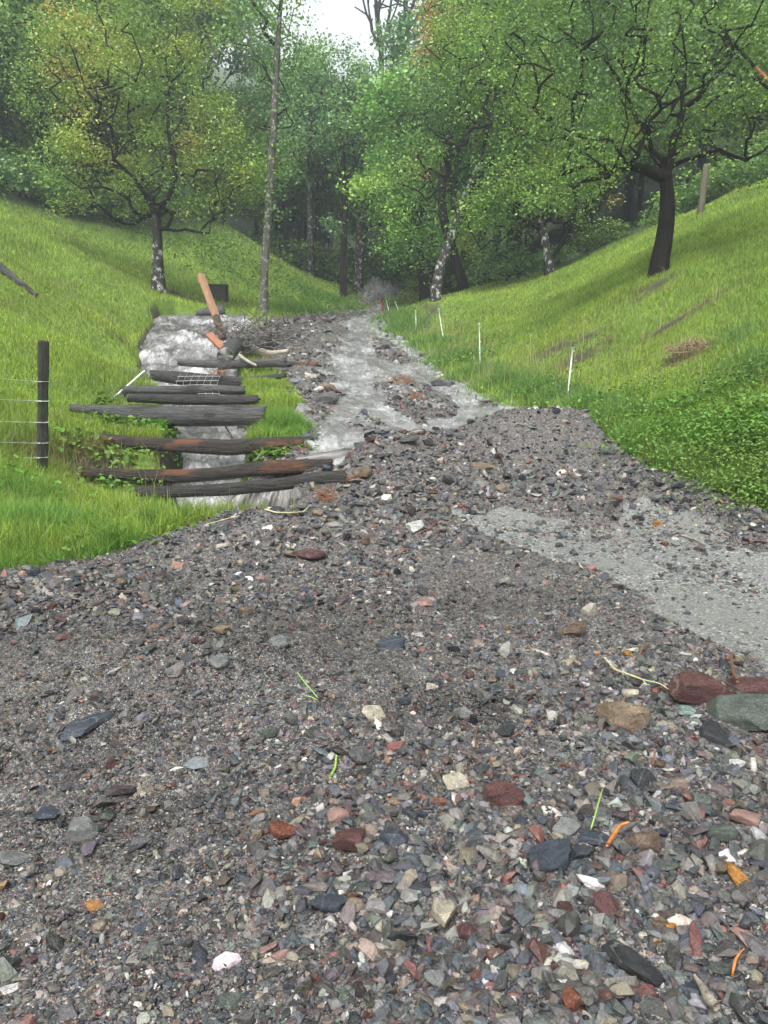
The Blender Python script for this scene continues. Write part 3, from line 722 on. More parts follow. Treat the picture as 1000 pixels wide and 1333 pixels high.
NOTED = [
 (812,937,62,44,-8,'tan','l','tan boulder with a brown side, largest stone left of the maroon rock by the asphalt'),
 (912,903,72,42,5,'maroon','l','big maroon rock at the right edge of the gravel, just below the wet asphalt'),
 (968,930,95,60,-18,'green','l','large mottled green-grey rock lying against the maroon rock at the right edge'),
 (975,900,70,34,-5,'maroon','l','maroon-brown rock half hidden behind the green-grey rock at the right frame edge'),
 (932,958,50,36,-30,'dark','s','dark slate block with a split face, below the large green-grey rock'),
 (655,1040,52,38,5,'maroon','l','angular maroon stone alone in fine gravel right of centre'),
 (715,1117,66,46,12,'slate','s','largest slate-blue slab, left of the orange stick'),
 (775,1096,52,24,-28,'slate','s','long slate-blue slab whose end lies beneath the orange stick'),
 (736,1080,32,24,-25,'lgrey','s','light blue-grey slab just above the largest slate-blue slab'),
 (829,1256,84,40,-42,'dark','s','long dark slate stone lying diagonally near the bottom right'),
 (575,1192,50,34,85,'cream','l','orange-stained cream stone standing upright among lower centre pebbles'),
 (592,1022,34,30,20,'cream','l','pale yellow stone with dark edge, left of the angular maroon stone'),
 (427,1180,50,26,5,'slate','s','flat slate-blue stone with bright wet face at bottom centre left'),
 (512,1094,36,30,-15,'slate','l','rounded slate stone near the middle of the lower gravel'),
 (856,1128,46,20,-15,'green','s','thin flat green-grey stone right of the orange stick'),
 (838,1100,42,32,20,'brown','l','brown angular stone touching the right of the orange stick'),
 (962,1143,36,24,-60,'ochre','l','bright ochre-orange stone near the right frame edge'),
 (116,940,54,34,62,'slate','s','tall slate-blue flake lying on the dark mound at left'),
 (160,1030,40,26,8,'purple','s','purple-grey slab at the foot of the dark mound'),
 (64,1060,32,28,10,'slate','s','slate-blue stone left of the pale mottled stone by the left edge'),
 (108,1083,38,34,15,'lgrey','l','pale mottled rough stone at lower left'),
 (18,1118,40,22,15,'lgrey','s','light grey-green slab touching the left frame edge'),
 (285,862,28,22,-25,'lgrey','s','small light grey triangular stone on the crest of the dark mound'),
 (362,836,22,30,70,'lgrey','s','pale grey sliver right of the small triangular stone'),
 (370,1087,38,20,-8,'rust','l','rust-red oval stone left of the cluster of maroon rocks'),
 (457,1098,46,34,10,'maroon','l','knobbly maroon rock left of the rounded slate stone'),
 (440,1068,28,26,15,'pink','l','pale pinkish stone above the knobbly maroon rock'),
 (487,930,30,26,-5,'cream','l','cream lumpy stone in the centre of the picture'),
 (510,838,26,36,75,'slate','s','bright slate-blue stone above the cream lumpy stone'),
 (540,687,24,20,0,'white','l','cream-white block, brightest stone below the log ends'),
 (402,720,46,24,-30,'maroon','s','long maroon slab beyond the dark mound below the channel'),
 (972,1223,36,26,-60,'pink','s','pink flat stone close to the bottom right corner'),
 (787,1176,40,30,-70,'maroon','s','maroon-purple flat stone below the orange stick'),
 (605,1213,26,22,-15,'maroon','l','maroon stone just right of the orange-stained cream stone'),
 (362,1250,30,13,38,'pink','s','right one of two parallel pinkish flakes near the bottom'),
 (348,1241,28,13,38,'pink','s','left one of two parallel pinkish flakes near the bottom'),
 (301,1306,30,24,25,'green','s','green-grey flat stone at the bottom frame edge left of centre'),
 (11,1289,26,14,18,'white','l','white stone in the bottom left corner'),
 (123,1180,28,15,0,'ochre','l','pale ochre stone lying in fine silt at lower left'),
 (185,1212,22,20,-30,'slate','s','small slate-blue stone below the pale ochre stone'),
 (894,926,20,18,0,'teal','l','pale teal stone between the tan boulder and the maroon rock'),
 (959,995,20,14,0,'white','l','round white stone right below the dark slate block'),
 (972,1070,42,24,-15,'pink','l','tan-pink angular stone at the right edge above the ochre stone'),
 (935,1090,42,26,-25,'green','l','rounded green-grey stone left below the tan-pink angular stone'),
 (657,950,20,24,75,'dark','s','dark blue upright stone left of the tan boulder'),
 (838,1016,32,28,-20,'dark','l','dark stone with white veins below the tan boulder'),
 (822,905,22,14,-40,'cream','l','small cream pebble touching the upper edge of the tan boulder'),
 (885,1052,40,20,-20,'slate','s','slate stone right of the dark stone with white veins'),
 (912,1042,26,18,-35,'green','l','green-grey pebble next to the slate stone at right'),
 (470,616,26,22,0,'tan','l','tan round boulder right of the lowest log ends'),
 (497,563,26,12,-8,'slate','s','slate-blue block on top of the debris crest at the water edge'),
 (530,574,30,13,-10,'grey','l','dark boulder on the debris crest in front of the road water'),
 (626,606,30,15,-8,'tan','s','tan-pink flat stone half buried in the debris heap'),
 (578,502,32,15,-5,'grey','l','grey boulder washed by the water right of the rust-brown roots'),
 (662,519,14,10,0,'dark','l','dark boulder at the road water edge by the grass'),
 (640,515,20,8,0,'grey','s','flat grey stone beside the dark boulder at the grass foot'),
 (428,505,22,14,0,'tan','l','pale tan block on the left stone bank of the road water'),
 (423,520,34,18,-5,'grey','l','squared grey block low on the left stone bank of the road water'),
 (404,492,16,10,0,'cream','l','cream stone topmost on the left stone bank'),
 (512,347,10,6,0,'white','l','pale stone far up beside the muddy surge'),
 (832,676,18,9,0,'dark','l','dark stone lying across the upper tip of the wet asphalt'),
 (857,683,12,9,20,'ochre','l','yellowish stone beside the dark stone on the upper asphalt'),
 (905,640,24,12,-10,'dark','s','dark slab at the foot of the right bank'),
 (883,634,18,12,-20,'slate','s','blue-grey slab left of the dark slab at the foot of the right bank'),
 (791,587,24,14,-10,'green','l','green-grey boulder where the debris heap meets the grass bank'),
 (866,709,10,9,0,'rust','l','red stone lying alone on the wet asphalt'),
 (745,823,40,16,-8,'brown','l','brown boulder flush with the gravel left of the asphalt edge'),
 (555,783,18,20,60,'pink','s','tan-pink slab on fine gravel right of centre'),
 (470,985,30,26,0,'grey','l','grey rock to the right of the dark mound'),
 (900,1290,34,26,-10,'slate','s','slate slab beside the pale splinter at the bottom edge'),
 (850,1315,46,30,-25,'grey','s','grey slab under the pale splinter at the bottom edge'),
 (650,1280,28,26,0,'grey','s','grey flat stone at the bottom edge right of centre'),
]
for a in NOTED: rock_at(*a)

MARKS = [(G(803,1105),'the orange stick'),(G(812,937),'the tan boulder'),(G(912,903),'the big maroon rock'),(G(715,1117),'the largest slate-blue slab'),(G(829,1256),'the long diagonal dark slate stone'),(G(575,1192),'the orange-stained cream stone'),
 (G(427,1180),'the flat wet slate-blue stone'),(G(655,1040),'the angular maroon stone'),(G(487,930),'the cream lumpy stone'),(G(116,940),'the tall slate-blue flake'),(G(108,1083),'the pale mottled stone'),(G(160,1030),'the purple-grey slab'),
 (G(123,1180),'the pale ochre stone'),(G(355,1246),'the two parallel pinkish flakes'),(G(540,687),'the cream-white block'),(G(402,720),'the long maroon slab'),(G(470,616),'the tan boulder at the log ends'),(G(510,838),'the bright slate-blue stone'),
 (G(962,1143),'the ochre-orange stone'),(G(832,676),'the dark stone on the upper asphalt'),(G(866,709),'the red stone on the asphalt'),(G(428,505),'the tan block on the left stone bank'),(G(530,575),'the dark boulder on the debris crest'),
 (G(791,587),'the green-grey boulder by the grass'),(G(285,862),'the triangular stone on the mound'),(G(400,900),'the green stem'),(G(910,1310),'the pale splinter'),(G(370,1087),'the rust-red oval stone'),(G(30,780),'the grass edge at far left'),
 (G(200,740),'the grass corner below the logs'),(G(430,430),'the upper stony bank'),(G(972,1223),'the pink stone in the corner'),(G(900,660),'the dark slab below the right bank'),(G(745,823),'the brown flush boulder'),(G(20,1289),'the white corner stone')]
MXY = np.array([m[0] for m in MARKS])
need = 298 - len(NOTED)
R2 = np.random.default_rng(5)
X, Y = scatter(9000, 1.45, 30, 1.55, .50, R2)
dd = deb(X, Y); cc_ = coarse(X, Y)
ok = (dd > .012) & (ch_sd(X, Y) < -.1) & (R2.uniform(0, 1, len(X)) < cc_ ** 1.3)
X, Y, cc_ = X[ok], Y[ok], cc_[ok]
keys = ['slate','dark','lgrey','grey','maroon','purple','rust','tan','cream','white','green','ochre','pink','brown']
kw = np.array([.16,.16,.07,.12,.11,.09,.04,.06,.03,.02,.06,.02,.03,.04]); kw /= kw.sum()
used = {}
cnt = 0
for i in range(len(X)):
    if cnt >= need: break
    s = min(.022 * (Y[i] + .4) * (.6 + .55 * R2.pareto(2.6)), .10 + .012 * Y[i]) * (.75 + .35 * cc_[i])
    if any((X[i] - a) ** 2 + (Y[i] - b) ** 2 < (.55 * (s + c)) ** 2 for a, b, c, _ in placed): continue
    ck = keys[R2.choice(len(keys), p=kw)]; flat = R2.random() < .55
    if 10 < Y[i] < 24 and X[i] < -.4 and R2.random() < .7: ck = ['lgrey', 'cream', 'tan', 'lgrey', 'grey', 'pink'][R2.integers(0, 6)]; s *= 1.2
    if ck in ('white', 'cream', 'ochre', 'rust'): s *= .5
    s = min(s, .075 + .012 * max(0, Y[i] - 2.5))
    me = RP[R2.integers(0, 7) * 2 + (1 if flat else 0)]
    # a description that finds it: colour, shape, and its place against the nearest noted thing
    def words(j):
        dx = X[i] - MXY[j, 0]; dy = Y[i] - MXY[j, 1]; dist = math.hypot(dx, dy)
        near = 'just ' if dist < .28 else ('' if dist < .7 else 'some way ')
        if abs(dx) > 1.8 * abs(dy): r = 'right of' if dx > 0 else 'left of'
        elif abs(dy) > 1.8 * abs(dx): r = 'beyond' if dy > 0 else 'in front of'
        else: r = ('beyond and ' if dy > 0 else 'in front and ') + ('right of' if dx > 0 else 'left of')
        shape = 'flat' if flat else 'chunky'
        size = 'small ' if s / Y[i] < .018 else ('large ' if s / Y[i] > .032 else '')
        return f"{size}{shape} {CN[ck][1]} stone {near}{r} {MARKS[j][1]}"
    od = np.argsort(np.hypot(MXY[:, 0] - X[i], MXY[:, 1] - Y[i]))
    lab = None
    for j in od[:4]:
        w_ = words(j)
        if w_ not in used and len(w_.split()) <= 16: lab = w_; break
    if lab is None: continue
    used[lab] = 1
    put_rock((X[i], Y[i]), s, s * R2.uniform(.55, .85), s * (R2.uniform(.22, .38) if flat else R2.uniform(.45, .7)), R2.uniform(0, 6.28), ck, me, lab, 'loose stones on the debris', None, .2, R2.uniform(.75, 1.3))
    cnt += 1
for o in COL.objects:
    if o.get('category') == 'stone': o['group'] = 'loose stones on the debris'

X, Y, Z, s, C = MASS
k = np.ones(len(X), bool)
for a, b, c, _ in placed: k &= ~(((X - a) ** 2 + (Y - b) ** 2 < (.40 * c) ** 2))
mass = stone_mass('loose_gravel', X[k], Y[k], Z[k], s[k], C[k], rs)
# ------------------------------------------------------------------ grass
def blades(name, X, Y, Z, Hh, Wd, C, R_, lean=.45, mat=GRASS, down=None):
    n = len(X); a = R_.uniform(0, 6.283, n); la = R_.uniform(0, 6.283, n); ln = np.abs(R_.normal(0, lean, n)) * Hh
    if down is not None: la = np.where(R_.random(n) < .6, down + R_.normal(0, .8, n), la)
    dx, dy = np.cos(a) * Wd / 2, np.sin(a) * Wd / 2; lx, ly = np.cos(la) * ln, np.sin(la) * ln
    B = np.stack([X, Y, Z - .01], 1)
    o1 = np.stack([dx, dy, 0 * X], 1); mid = np.stack([lx * .3, ly * .3, Hh * .55], 1); tip = np.stack([lx, ly, Hh * np.clip(1 - .35 * (ln / Hh) ** 2, .25, 1)], 1)
    V = np.stack([B - o1, B + o1, B + mid + o1 * .75, B + mid - o1 * .75, B + tip], 1).reshape(-1, 3)
    k = np.arange(n)[:, None] * 5
    Q = k + np.array([[0, 1, 2, 3]]); T = k + np.array([[3, 2, 4]])
    o = mesh_np(name, V, [Q, T], mat, attrs={'Col': np.repeat(C, 5, 0)})
    return o
def grass_col(X, Y, R_, bright=1.0):
    n = len(X); t = np.clip(.5 + .5 * fbm(X * .5, Y * .5, 71, 4), 0, 1)[:, None]; t2 = np.clip(.5 + .6 * fbm(X * 2.5, Y * 2.5, 72, 3), 0, 1)[:, None]
    a = np.array([.16, .26, .038]); b = np.array([.33, .42, .065]); c = np.array([.21, .33, .07])
    C = a * (1 - t) + b * t; C = C * (1 - .35 * t2) + c * .35 * t2
    cl = np.clip(fbm(X * 1.3, Y * .9, 79, 4) * 1.3, -1, 1)[:, None]; C = C * (1 + .22 * cl)
    C = C * R_.uniform(.65, 1.35, (n, 1)) * bright
    dr = R_.random(n) < .05; C[dr] = np.array([.24, .21, .10]) * R_.uniform(.7, 1.2, (dr.sum(), 1))
    return C
rg = np.random.default_rng(33)
X, Y = scatter(900000, 3.0, 46, 1.45, .68, rg)
debs = psd(DEB, X, Y) + .10 * fbm(X * 2.5, Y * 2.5, 74, 3)
back_ = (.62 * X + 1.0 * Y - 32 + 1.5 * fbm(X * .5, Y * .5, 75, 2) > 0) & (X > 3)
lfw = (Y > 26 + .15 * (X + 10)) & (X < -6.5) & (-X * .9 + Y * .55 > 28)
logf = np.zeros(len(X))
for lp, lr in LOGP:
    lx = np.array([p[0] for p in lp]); ly = np.array([p[1] for p in lp])
    yl = np.interp(X, lx, ly); logf = np.maximum(logf, ((X > lx[0] + .04) & (X < lx[-1] + .02)) * ((Y > yl - .55) & (Y < yl + .12)) * np.clip((X - lx[0]) * 4 + .3, 0, 1) * (1 - .5 * ((X > lx[-1] - .25) & (lp[0][1] > 9.3))))
keep = (rg.random(len(X)) > logf * .86) & (gauss(X, Y, NOTCH, .36, .42) < .35) & ~((Y < 8.9) & (Y > 6.9) & (X > -1.7) & (X < 0)) & (debs < -.03) & (ch_sd(X, Y) < -.03) & ~back_ & ~lfw & (rg.random(len(X)) > bare(X, Y) * 1.1)
X, Y = X[keep], Y[keep]; debs = debs[keep]
Z = terr(X, Y)
print('grass', len(X))
left = X < 0
edge = np.clip(1 + debs / .9, 0, 1) * (debs < 0)                       # long grass along the debris edge
near_left = left & (Y < 9)
h = .055 + .045 * rg.random(len(X)) + .05 * np.clip(fbm(X * 1.1, Y * 1.1, 76, 3), 0, 1)
h = h + np.where(~left, .24 * edge * rg.random(len(X)) * (Y < 24), 0)
h = h + np.where(near_left, (.13 + .12 * np.clip(fbm(X * 1.3, Y * 1.3, 77, 2), 0, 1)) * rg.random(len(X)), 0)
chs = np.clip(1 + ch_sd(X, Y) / .6, 0, 1)
h = h + .10 * chs * rg.random(len(X))
ne = np.clip(1 + debs / .3, 0, 1) * (rg.random(len(X)) < .65); h = h * (1 - .6 * ne)
h = h * (1 + np.clip(Y - 12, 0, 30) * .018); h = h * (1 - .65 * np.clip(logf[keep] * 2, 0, 1))
w = np.clip(.0009 * (Y + 1.5), .004, .05) * rg.uniform(.7, 1.5, len(X))
C = grass_col(X, Y, rg)
C = C * (1 - .45 * ne[:, None]) + np.array([.06, .05, .035]) * .45 * ne[:, None]
C = C * np.where((~left & (edge > .2))[:, None], np.array([[.9, 1.0, 1.1]]), 1)
br = bare(X, Y)[:, None]; C = C * (1 - np.clip(br * 1.5, 0, .8)) + np.array([.16, .12, .06]) * np.clip(br * 1.5, 0, .8)
g = blades('meadow_grass', X, Y, Z, h, w, C, rg); tag(g, kind='stuff')

def tufts(name, spots, mat=GRASS):
    """spots: (px, py, radius m, count, height, colour)"""
    XX = []; YY = []; HH = []; CC = []
    for px, py, rad, n, hh, col in spots:
        c = G(px, py); a = rg.normal(0, rad * .55, n); b = rg.normal(0, rad * .5, n)
        XX.append(c[0] + a); YY.append(c[1] + b); HH.append(hh * rg.uniform(.45, 1.1, n) * np.exp(-(a * a + b * b) / (rad * rad) * .5)); CC.append(np.array(col)[None] * rg.uniform(.6, 1.4, (n, 1)))
    X = np.concatenate(XX); Y = np.concatenate(YY); H = np.concatenate(HH); C = np.concatenate(CC)
    k = (ch_sd(X, Y) < .02)
    for lp, lr in LOGP:
        lx = np.array([p[0] for p in lp]); ly = np.array([p[1] for p in lp]); yl = np.interp(X, lx, ly); k &= ~((X > lx[0] + .05) & (X < lx[-1] - .12) & (Y > yl - .45) & (Y < yl + .12) & (rg.random(len(X)) < .85))
    X, Y, H, C = X[k], Y[k], H[k], C[k]
    o = blades(name, X, Y, terr(X, Y), H, np.clip(.0008 * (Y + 1.5), .005, .05) * rg.uniform(.7, 1.4, len(X)), C, rg, .7, mat); tag(o, kind='stuff')
LG = (.16, .30, .055); BG = (.15, .27, .065); YG = (.22, .33, .05); DG_ = (.26, .20, .11)
tufts('tall_grass', [(370,560,.28,2600,.34,LG),(385,572,.2,1000,.22,LG),(350,575,.2,900,.25,LG),(372,525,.3,1200,.2,YG),(345,505,.3,800,.18,YG),
   (20,700,.5,2600,.34,LG),(90,690,.45,2400,.30,LG),(160,670,.4,1700,.24,YG),(220,680,.35,1200,.18,LG),(10,650,.5,2000,.34,LG),(60,655,.3,1000,.26,LG),(235,697,.25,600,.10,LG),(30,735,.3,900,.2,LG),
   (620,490,.6,1500,.38,BG),(655,505,.5,1400,.42,BG),(690,515,.5,1400,.42,BG),(590,470,.6,1300,.36,BG),(560,450,.7,1200,.36,BG),(530,430,.8,1200,.38,BG),(725,525,.4,1200,.42,BG),(760,535,.4,1200,.42,BG),(800,545,.4,1100,.38,BG),(840,570,.4,900,.3,LG),
   (514,414,.8,900,.35,BG),(395,405,1.2,1800,.45,LG),(430,393,1.4,1800,.5,LG),(375,405,.8,800,.4,LG),
   (820,480,.5,500,.2,YG),(990,470,.5,900,.3,BG),(965,440,.5,600,.26,BG),(895,462,.25,500,.26,DG_),(125,590,.25,500,.22,DG_),(150,600,.22,400,.22,DG_),(180,520,.4,900,.2,(.2,.25,.12)),(200,515,.3,500,.2,(.2,.24,.13)),(190,495,.4,800,.2,(.2,.24,.13)),
   (240,685,.25,500,.16,LG),(240,650,.25,500,.2,LG)])
DG2 = (.09, .19, .03)
tufts('edge_grass', [(int(px), int(754 - .24 * px + random.uniform(-26, 4)), random.uniform(.06, .16), int(random.uniform(120, 380)), random.uniform(.16, .36), random.choice([LG, YG, DG2, DG_ if random.random() < .3 else LG])) for px in [random.uniform(0, 270) for _ in range(26)]] + [(int(a + random.uniform(-12, 12)), int(b + random.uniform(-8, 3)), random.uniform(.08, .2), 180, random.uniform(.15, .34), random.choice([LG, BG, DG2])) for a, b in [(610,500),(640,520),(680,525),(720,532),(755,542),(790,565),(830,590),(870,610),(910,628),(950,645),(990,665)] for _ in (0, 1)])
tufts('washed_dry_grass', [(300,455,.25,300,.28,(.20,.19,.14)),(330,440,.4,500,.28,(.16,.155,.12)),(345,470,.3,400,.15,(.22,.2,.1)),(400,640,.10,160,.16,DG_),(425,640,.08,120,.12,DG_)])

def weeds(name, spots):
    V = []; Cc = []
    for px, py, rad, n, hh, ls, col in spots:
        c = G(px, py); x = c[0] + rg.normal(0, rad, n); y = c[1] + rg.normal(0, rad * .6, n)
        k = (ch_sd(x, y) < .05); x, y = x[k], y[k]; n = len(x)
        z = terr(x, y) + hh * rg.random(n) ** .7
        a = rg.uniform(0, 6.283, n); tl = rg.normal(-.2, .45, n); s = ls * rg.uniform(.5, 1.3, n)
        d = np.stack([np.cos(a) * np.cos(tl), np.sin(a) * np.cos(tl), np.sin(tl)], 1); sd = np.stack([-np.sin(a), np.cos(a), rg.normal(0, .25, n)], 1)
        p = np.stack([x, y, z], 1); s = s[:, None]
        up = np.array([0, 0, .12])
        V.append(np.stack([p, p + d * s * .35 + sd * s * .36 + up * s, p + d * s * .75 + sd * s * .25 + up * s, p + d * s, p + d * s * .75 - sd * s * .25 + up * s, p + d * s * .35 - sd * s * .36 + up * s], 1).reshape(-1, 3))
        Cc.append(np.repeat(np.array(col)[None] * rg.uniform(.6, 1.4, (n, 1)), 6, 0))
    V = np.concatenate(V); C = np.concatenate(Cc); k = np.arange(len(V) // 6)[:, None] * 6
    o = mesh_np(name, V, [k + np.array([[0, 1, 2, 3]]), k + np.array([[0, 3, 4, 5]])], LEAF, attrs={'Col': C}); tag(o, kind='stuff')
W1 = (.11, .235, .033); W2 = (.13, .22, .04); W3c = (.07, .15, .03)
weeds('broadleaf_weeds', [(960,610,.35,1900,.30,.042,W2),(990,640,.3,1500,.26,.042,W2),(930,585,.4,1700,.25,.04,W1),(880,570,.5,1500,.22,.045,W1),(980,560,.4,1300,.3,.05,W1),(840,545,.5,1000,.2,.045,W1),(900,530,.6,1200,.16,.04,W1),(990,500,.5,900,.25,.045,W3c),(820,520,.4,600,.18,.04,W1),(980,590,.25,900,.35,.045,W1),(995,660,.2,600,.2,.04,W2),
   (150,600,.18,160,.14,.07,W2),(90,580,.2,170,.14,.08,W1),(150,560,.15,120,.16,.09,W2),(240,555,.35,500,.12,.07,W1),(205,560,.3,350,.12,.08,W1),(270,560,.25,250,.1,.07,W1),(140,535,.08,24,.22,.14,W2),(300,600,.25,300,.05,.06,W2),(340,600,.2,350,.1,.08,W2),(310,590,.2,300,.1,.08,W2),(375,590,.2,200,.1,.06,W1),
   (200,690,.3,300,.12,.06,W1),(250,685,.3,300,.1,.05,W2),(100,700,.4,260,.14,.07,W1),(30,640,.3,160,.2,.07,W1),(150,640,.25,200,.14,.06,W1),(395,400,1.0,700,.4,.09,W2),(430,392,.9,500,.4,.09,W2),(600,480,.5,500,.3,.06,W1),(700,520,.5,500,.3,.055,W1),(780,540,.4,500,.3,.05,W1),
   (120,690,.3,200,.1,.05,W2),(300,330,3,1800,.3,.10,W3c),(350,360,3,1500,.3,.10,W3c),(250,330,2.5,1400,.3,.09,W3c)])

def stems(name, spots):
    XX = []; YY = []; HH = []
    for px, py, rx, ry, n, hh in spots:
        c = G(px, py); XX.append(c[0] + rg.normal(0, rx, n)); YY.append(c[1] + rg.normal(0, ry, n)); HH.append(hh * rg.uniform(.6, 1.2, n))
    X, Y, H = map(np.concatenate, (XX, YY, HH)); k = (ch_sd(X, Y) < -.05) & (psd(DEB, X, Y) < -.05); X, Y, H = X[k], Y[k], H[k]
    C = np.array([[.30, .30, .14]]) * rg.uniform(.6, 1.3, (len(X), 1)) * np.array([1, 1, 1]); o = blades(name, X, Y, terr(X, Y), H, np.clip(.0006 * (Y + 1.5), .003, .05), C, rg, .35); tag(o, kind='stuff')
stems('flowering_grass_stems', [(200,420,2.5,2.5,200,.3),(300,400,2,3,150,.3),(60,680,1.0,.5,160,.42),(20,600,1.2,.8,120,.36),(200,660,.5,.3,50,.3),(650,500,.9,.8,220,.55),(600,470,.8,1.0,160,.5),(720,500,.8,.8,180,.5),(800,500,1.0,.8,150,.4),(900,500,1.0,.8,120,.35),(560,440,.8,1.5,150,.5),(100,450,2.0,2.5,260,.3),(60,380,2.5,2.5,260,.3),(850,420,2.0,1.6,240,.25),(740,410,2,2,240,.25)])
# ------------------------------------------------------------------ trees
def tube(path, rad, sides, seed=0, lump=.12, twist=0):
    path = np.asarray(path, float); n = len(path); T = np.gradient(path, axis=0); T /= np.linalg.norm(T, axis=1)[:, None]
    ref = np.array([0.31, 0.87, 0.12]) if abs(T[0, 2]) > .6 else np.array([0, 0, 1.])
    U = np.cross(T, ref); U /= np.linalg.norm(U, axis=1)[:, None]; Wv = np.cross(T, U)
    a = np.linspace(0, 2 * math.pi, sides, endpoint=False)
    rr = rad[:, None] * (1 + lump * fbm(np.cos(a)[None] * 1.3 + seed, np.arange(n)[:, None] * .5 + np.sin(a)[None] * 1.3, seed, 3))
    V = path[:, None] + rr[..., None] * (np.cos(a)[None, :, None] * U[:, None] + np.sin(a)[None, :, None] * Wv[:, None])
    i = np.arange(n * sides).reshape(n, sides); j = np.roll(i, -1, 1)
    F = np.stack([i[:-1], j[:-1], j[1:], i[1:]], -1).reshape(-1, 4)
    return V.reshape(-1, 3), F
def resample(pts, step):
    pts = np.asarray(pts, float); s = np.concatenate([[0], np.cumsum(np.linalg.norm(np.diff(pts, axis=0), axis=1))])
    k = max(3, int(s[-1] / step) + 1); t = np.linspace(0, s[-1], k)
    p = np.stack([np.interp(t, s, pts[:, i]) for i in range(3)], 1)
    for _ in range(2): p[1:-1] = (p[:-2] + 2 * p[1:-1] + p[2:]) / 4
    return p
def tree_data(seed, trunk, r0, limbs, blobs, ntips, step=.35, droop=0., tiprad=.007, pipe=.50):
    """trunk: points; limbs: lists of points that start on the trunk; blobs: (centre, radii, weight) of the crown"""
    r = np.random.default_rng(seed); tp = resample(trunk, step)
    nodes = [p for p in tp]; par = [-1] + list(range(len(tp) - 1)); nt_ = len(tp)
    for lb in limbs:
        lp = resample(lb, step); A = np.array(nodes); k = int(np.argmin(np.linalg.norm(A - lp[0], axis=1)))
        for p in lp[1:]:
            nodes.append(p + r.normal(0, .03, 3)); par.append(k); k = len(nodes) - 1
    wts = np.array([b[2] * np.prod(b[1]) ** .6 for b in blobs]); wts /= wts.sum()
    at = []
    for _ in range(ntips):
        b = blobs[r.choice(len(blobs), p=wts)]; v = r.normal(size=3); v /= np.linalg.norm(v); q = r.uniform(.1, 1) ** .42
        at.append(np.array(b[0]) + v * q * np.array(b[1]))
    at = np.array(at); h0 = tp[-1] * .5 + tp[int(len(tp) * .4)] * .5
    at = at[np.argsort(np.linalg.norm(at - h0, axis=1))]
    minz = tp[int(len(tp) * .35), 2]
    for a in at:
        A = np.array(nodes); d = a - A; L_ = np.linalg.norm(d, axis=1)
        cost = L_ + .9 * np.maximum(0, A[:, 2] - a[2] + .1) + 8 * (A[:, 2] < minz) * (np.arange(len(A)) < nt_)
        k = int(np.argmin(cost)); st = A[k]; dist = L_[k]
        m = max(1, int(dist / step)); bend = r.normal(0, .08 * dist, 3); bend[2] += .10 * dist
        for i in range(1, m + 1):
            t = i / m; p = st + (a - st) * t + bend * math.sin(math.pi * t) * (1 if m > 1 else 0) + r.normal(0, .018, 3)
            nodes.append(p); par.append(k); k = len(nodes) - 1
    A = np.array(nodes); par = np.array(par); n = len(A)
    cnt = np.zeros(n); ch = np.bincount(par[par >= 0], minlength=n); cnt[ch == 0] = 1
    for i in range(n - 1, 0, -1): cnt[par[i]] += cnt[i]
    rad = np.maximum(tiprad, r0 * .8 * (cnt / cnt[0]) ** pipe)
    hfr = np.linspace(0, 1, nt_)
    rt = r0 * (1 - .35 * hfr); rt = np.minimum(rt, np.maximum(rad[:nt_] * 1.5, r0 * (1 - hfr) ** .8)); rt = rt * (1 + .22 * np.exp(-hfr * len(tp) * step / .25))
    return A, par, rad, cnt, ch, tp, rt, nt_
def frusta(A, par, rad, idx, sides=5):
    i = np.array(idx); a = A[par[i]]; b = A[i]; ra = np.minimum(rad[par[i]], rad[i] * 1.6); rb = rad[i]
    d = b - a; L_ = np.linalg.norm(d, axis=1)[:, None] + 1e-9; d = d / L_
    ref = np.where(np.abs(d[:, 2:3]) > .8, np.array([[1., 0, 0]]), np.array([[0, 0, 1.]]))
    U = np.cross(d, ref); U /= np.linalg.norm(U, axis=1)[:, None]; Wv = np.cross(d, U)
    b = b + d * rb[:, None] * .5
    t = np.linspace(0, 2 * math.pi, sides, endpoint=False); c, s = np.cos(t)[None, :, None], np.sin(t)[None, :, None]
    ring = U[:, None] * c + Wv[:, None] * s
    V = np.concatenate([a[:, None] + ring * ra[:, None, None], b[:, None] + ring * rb[:, None, None]], 1)
    k = np.arange(len(i))[:, None, None] * sides * 2; j = np.arange(sides); jn = (j + 1) % sides
    F = k + np.stack([j, jn, jn + sides, j + sides], -1)[None]
    return V.reshape(-1, 3), F.reshape(-1, 4)
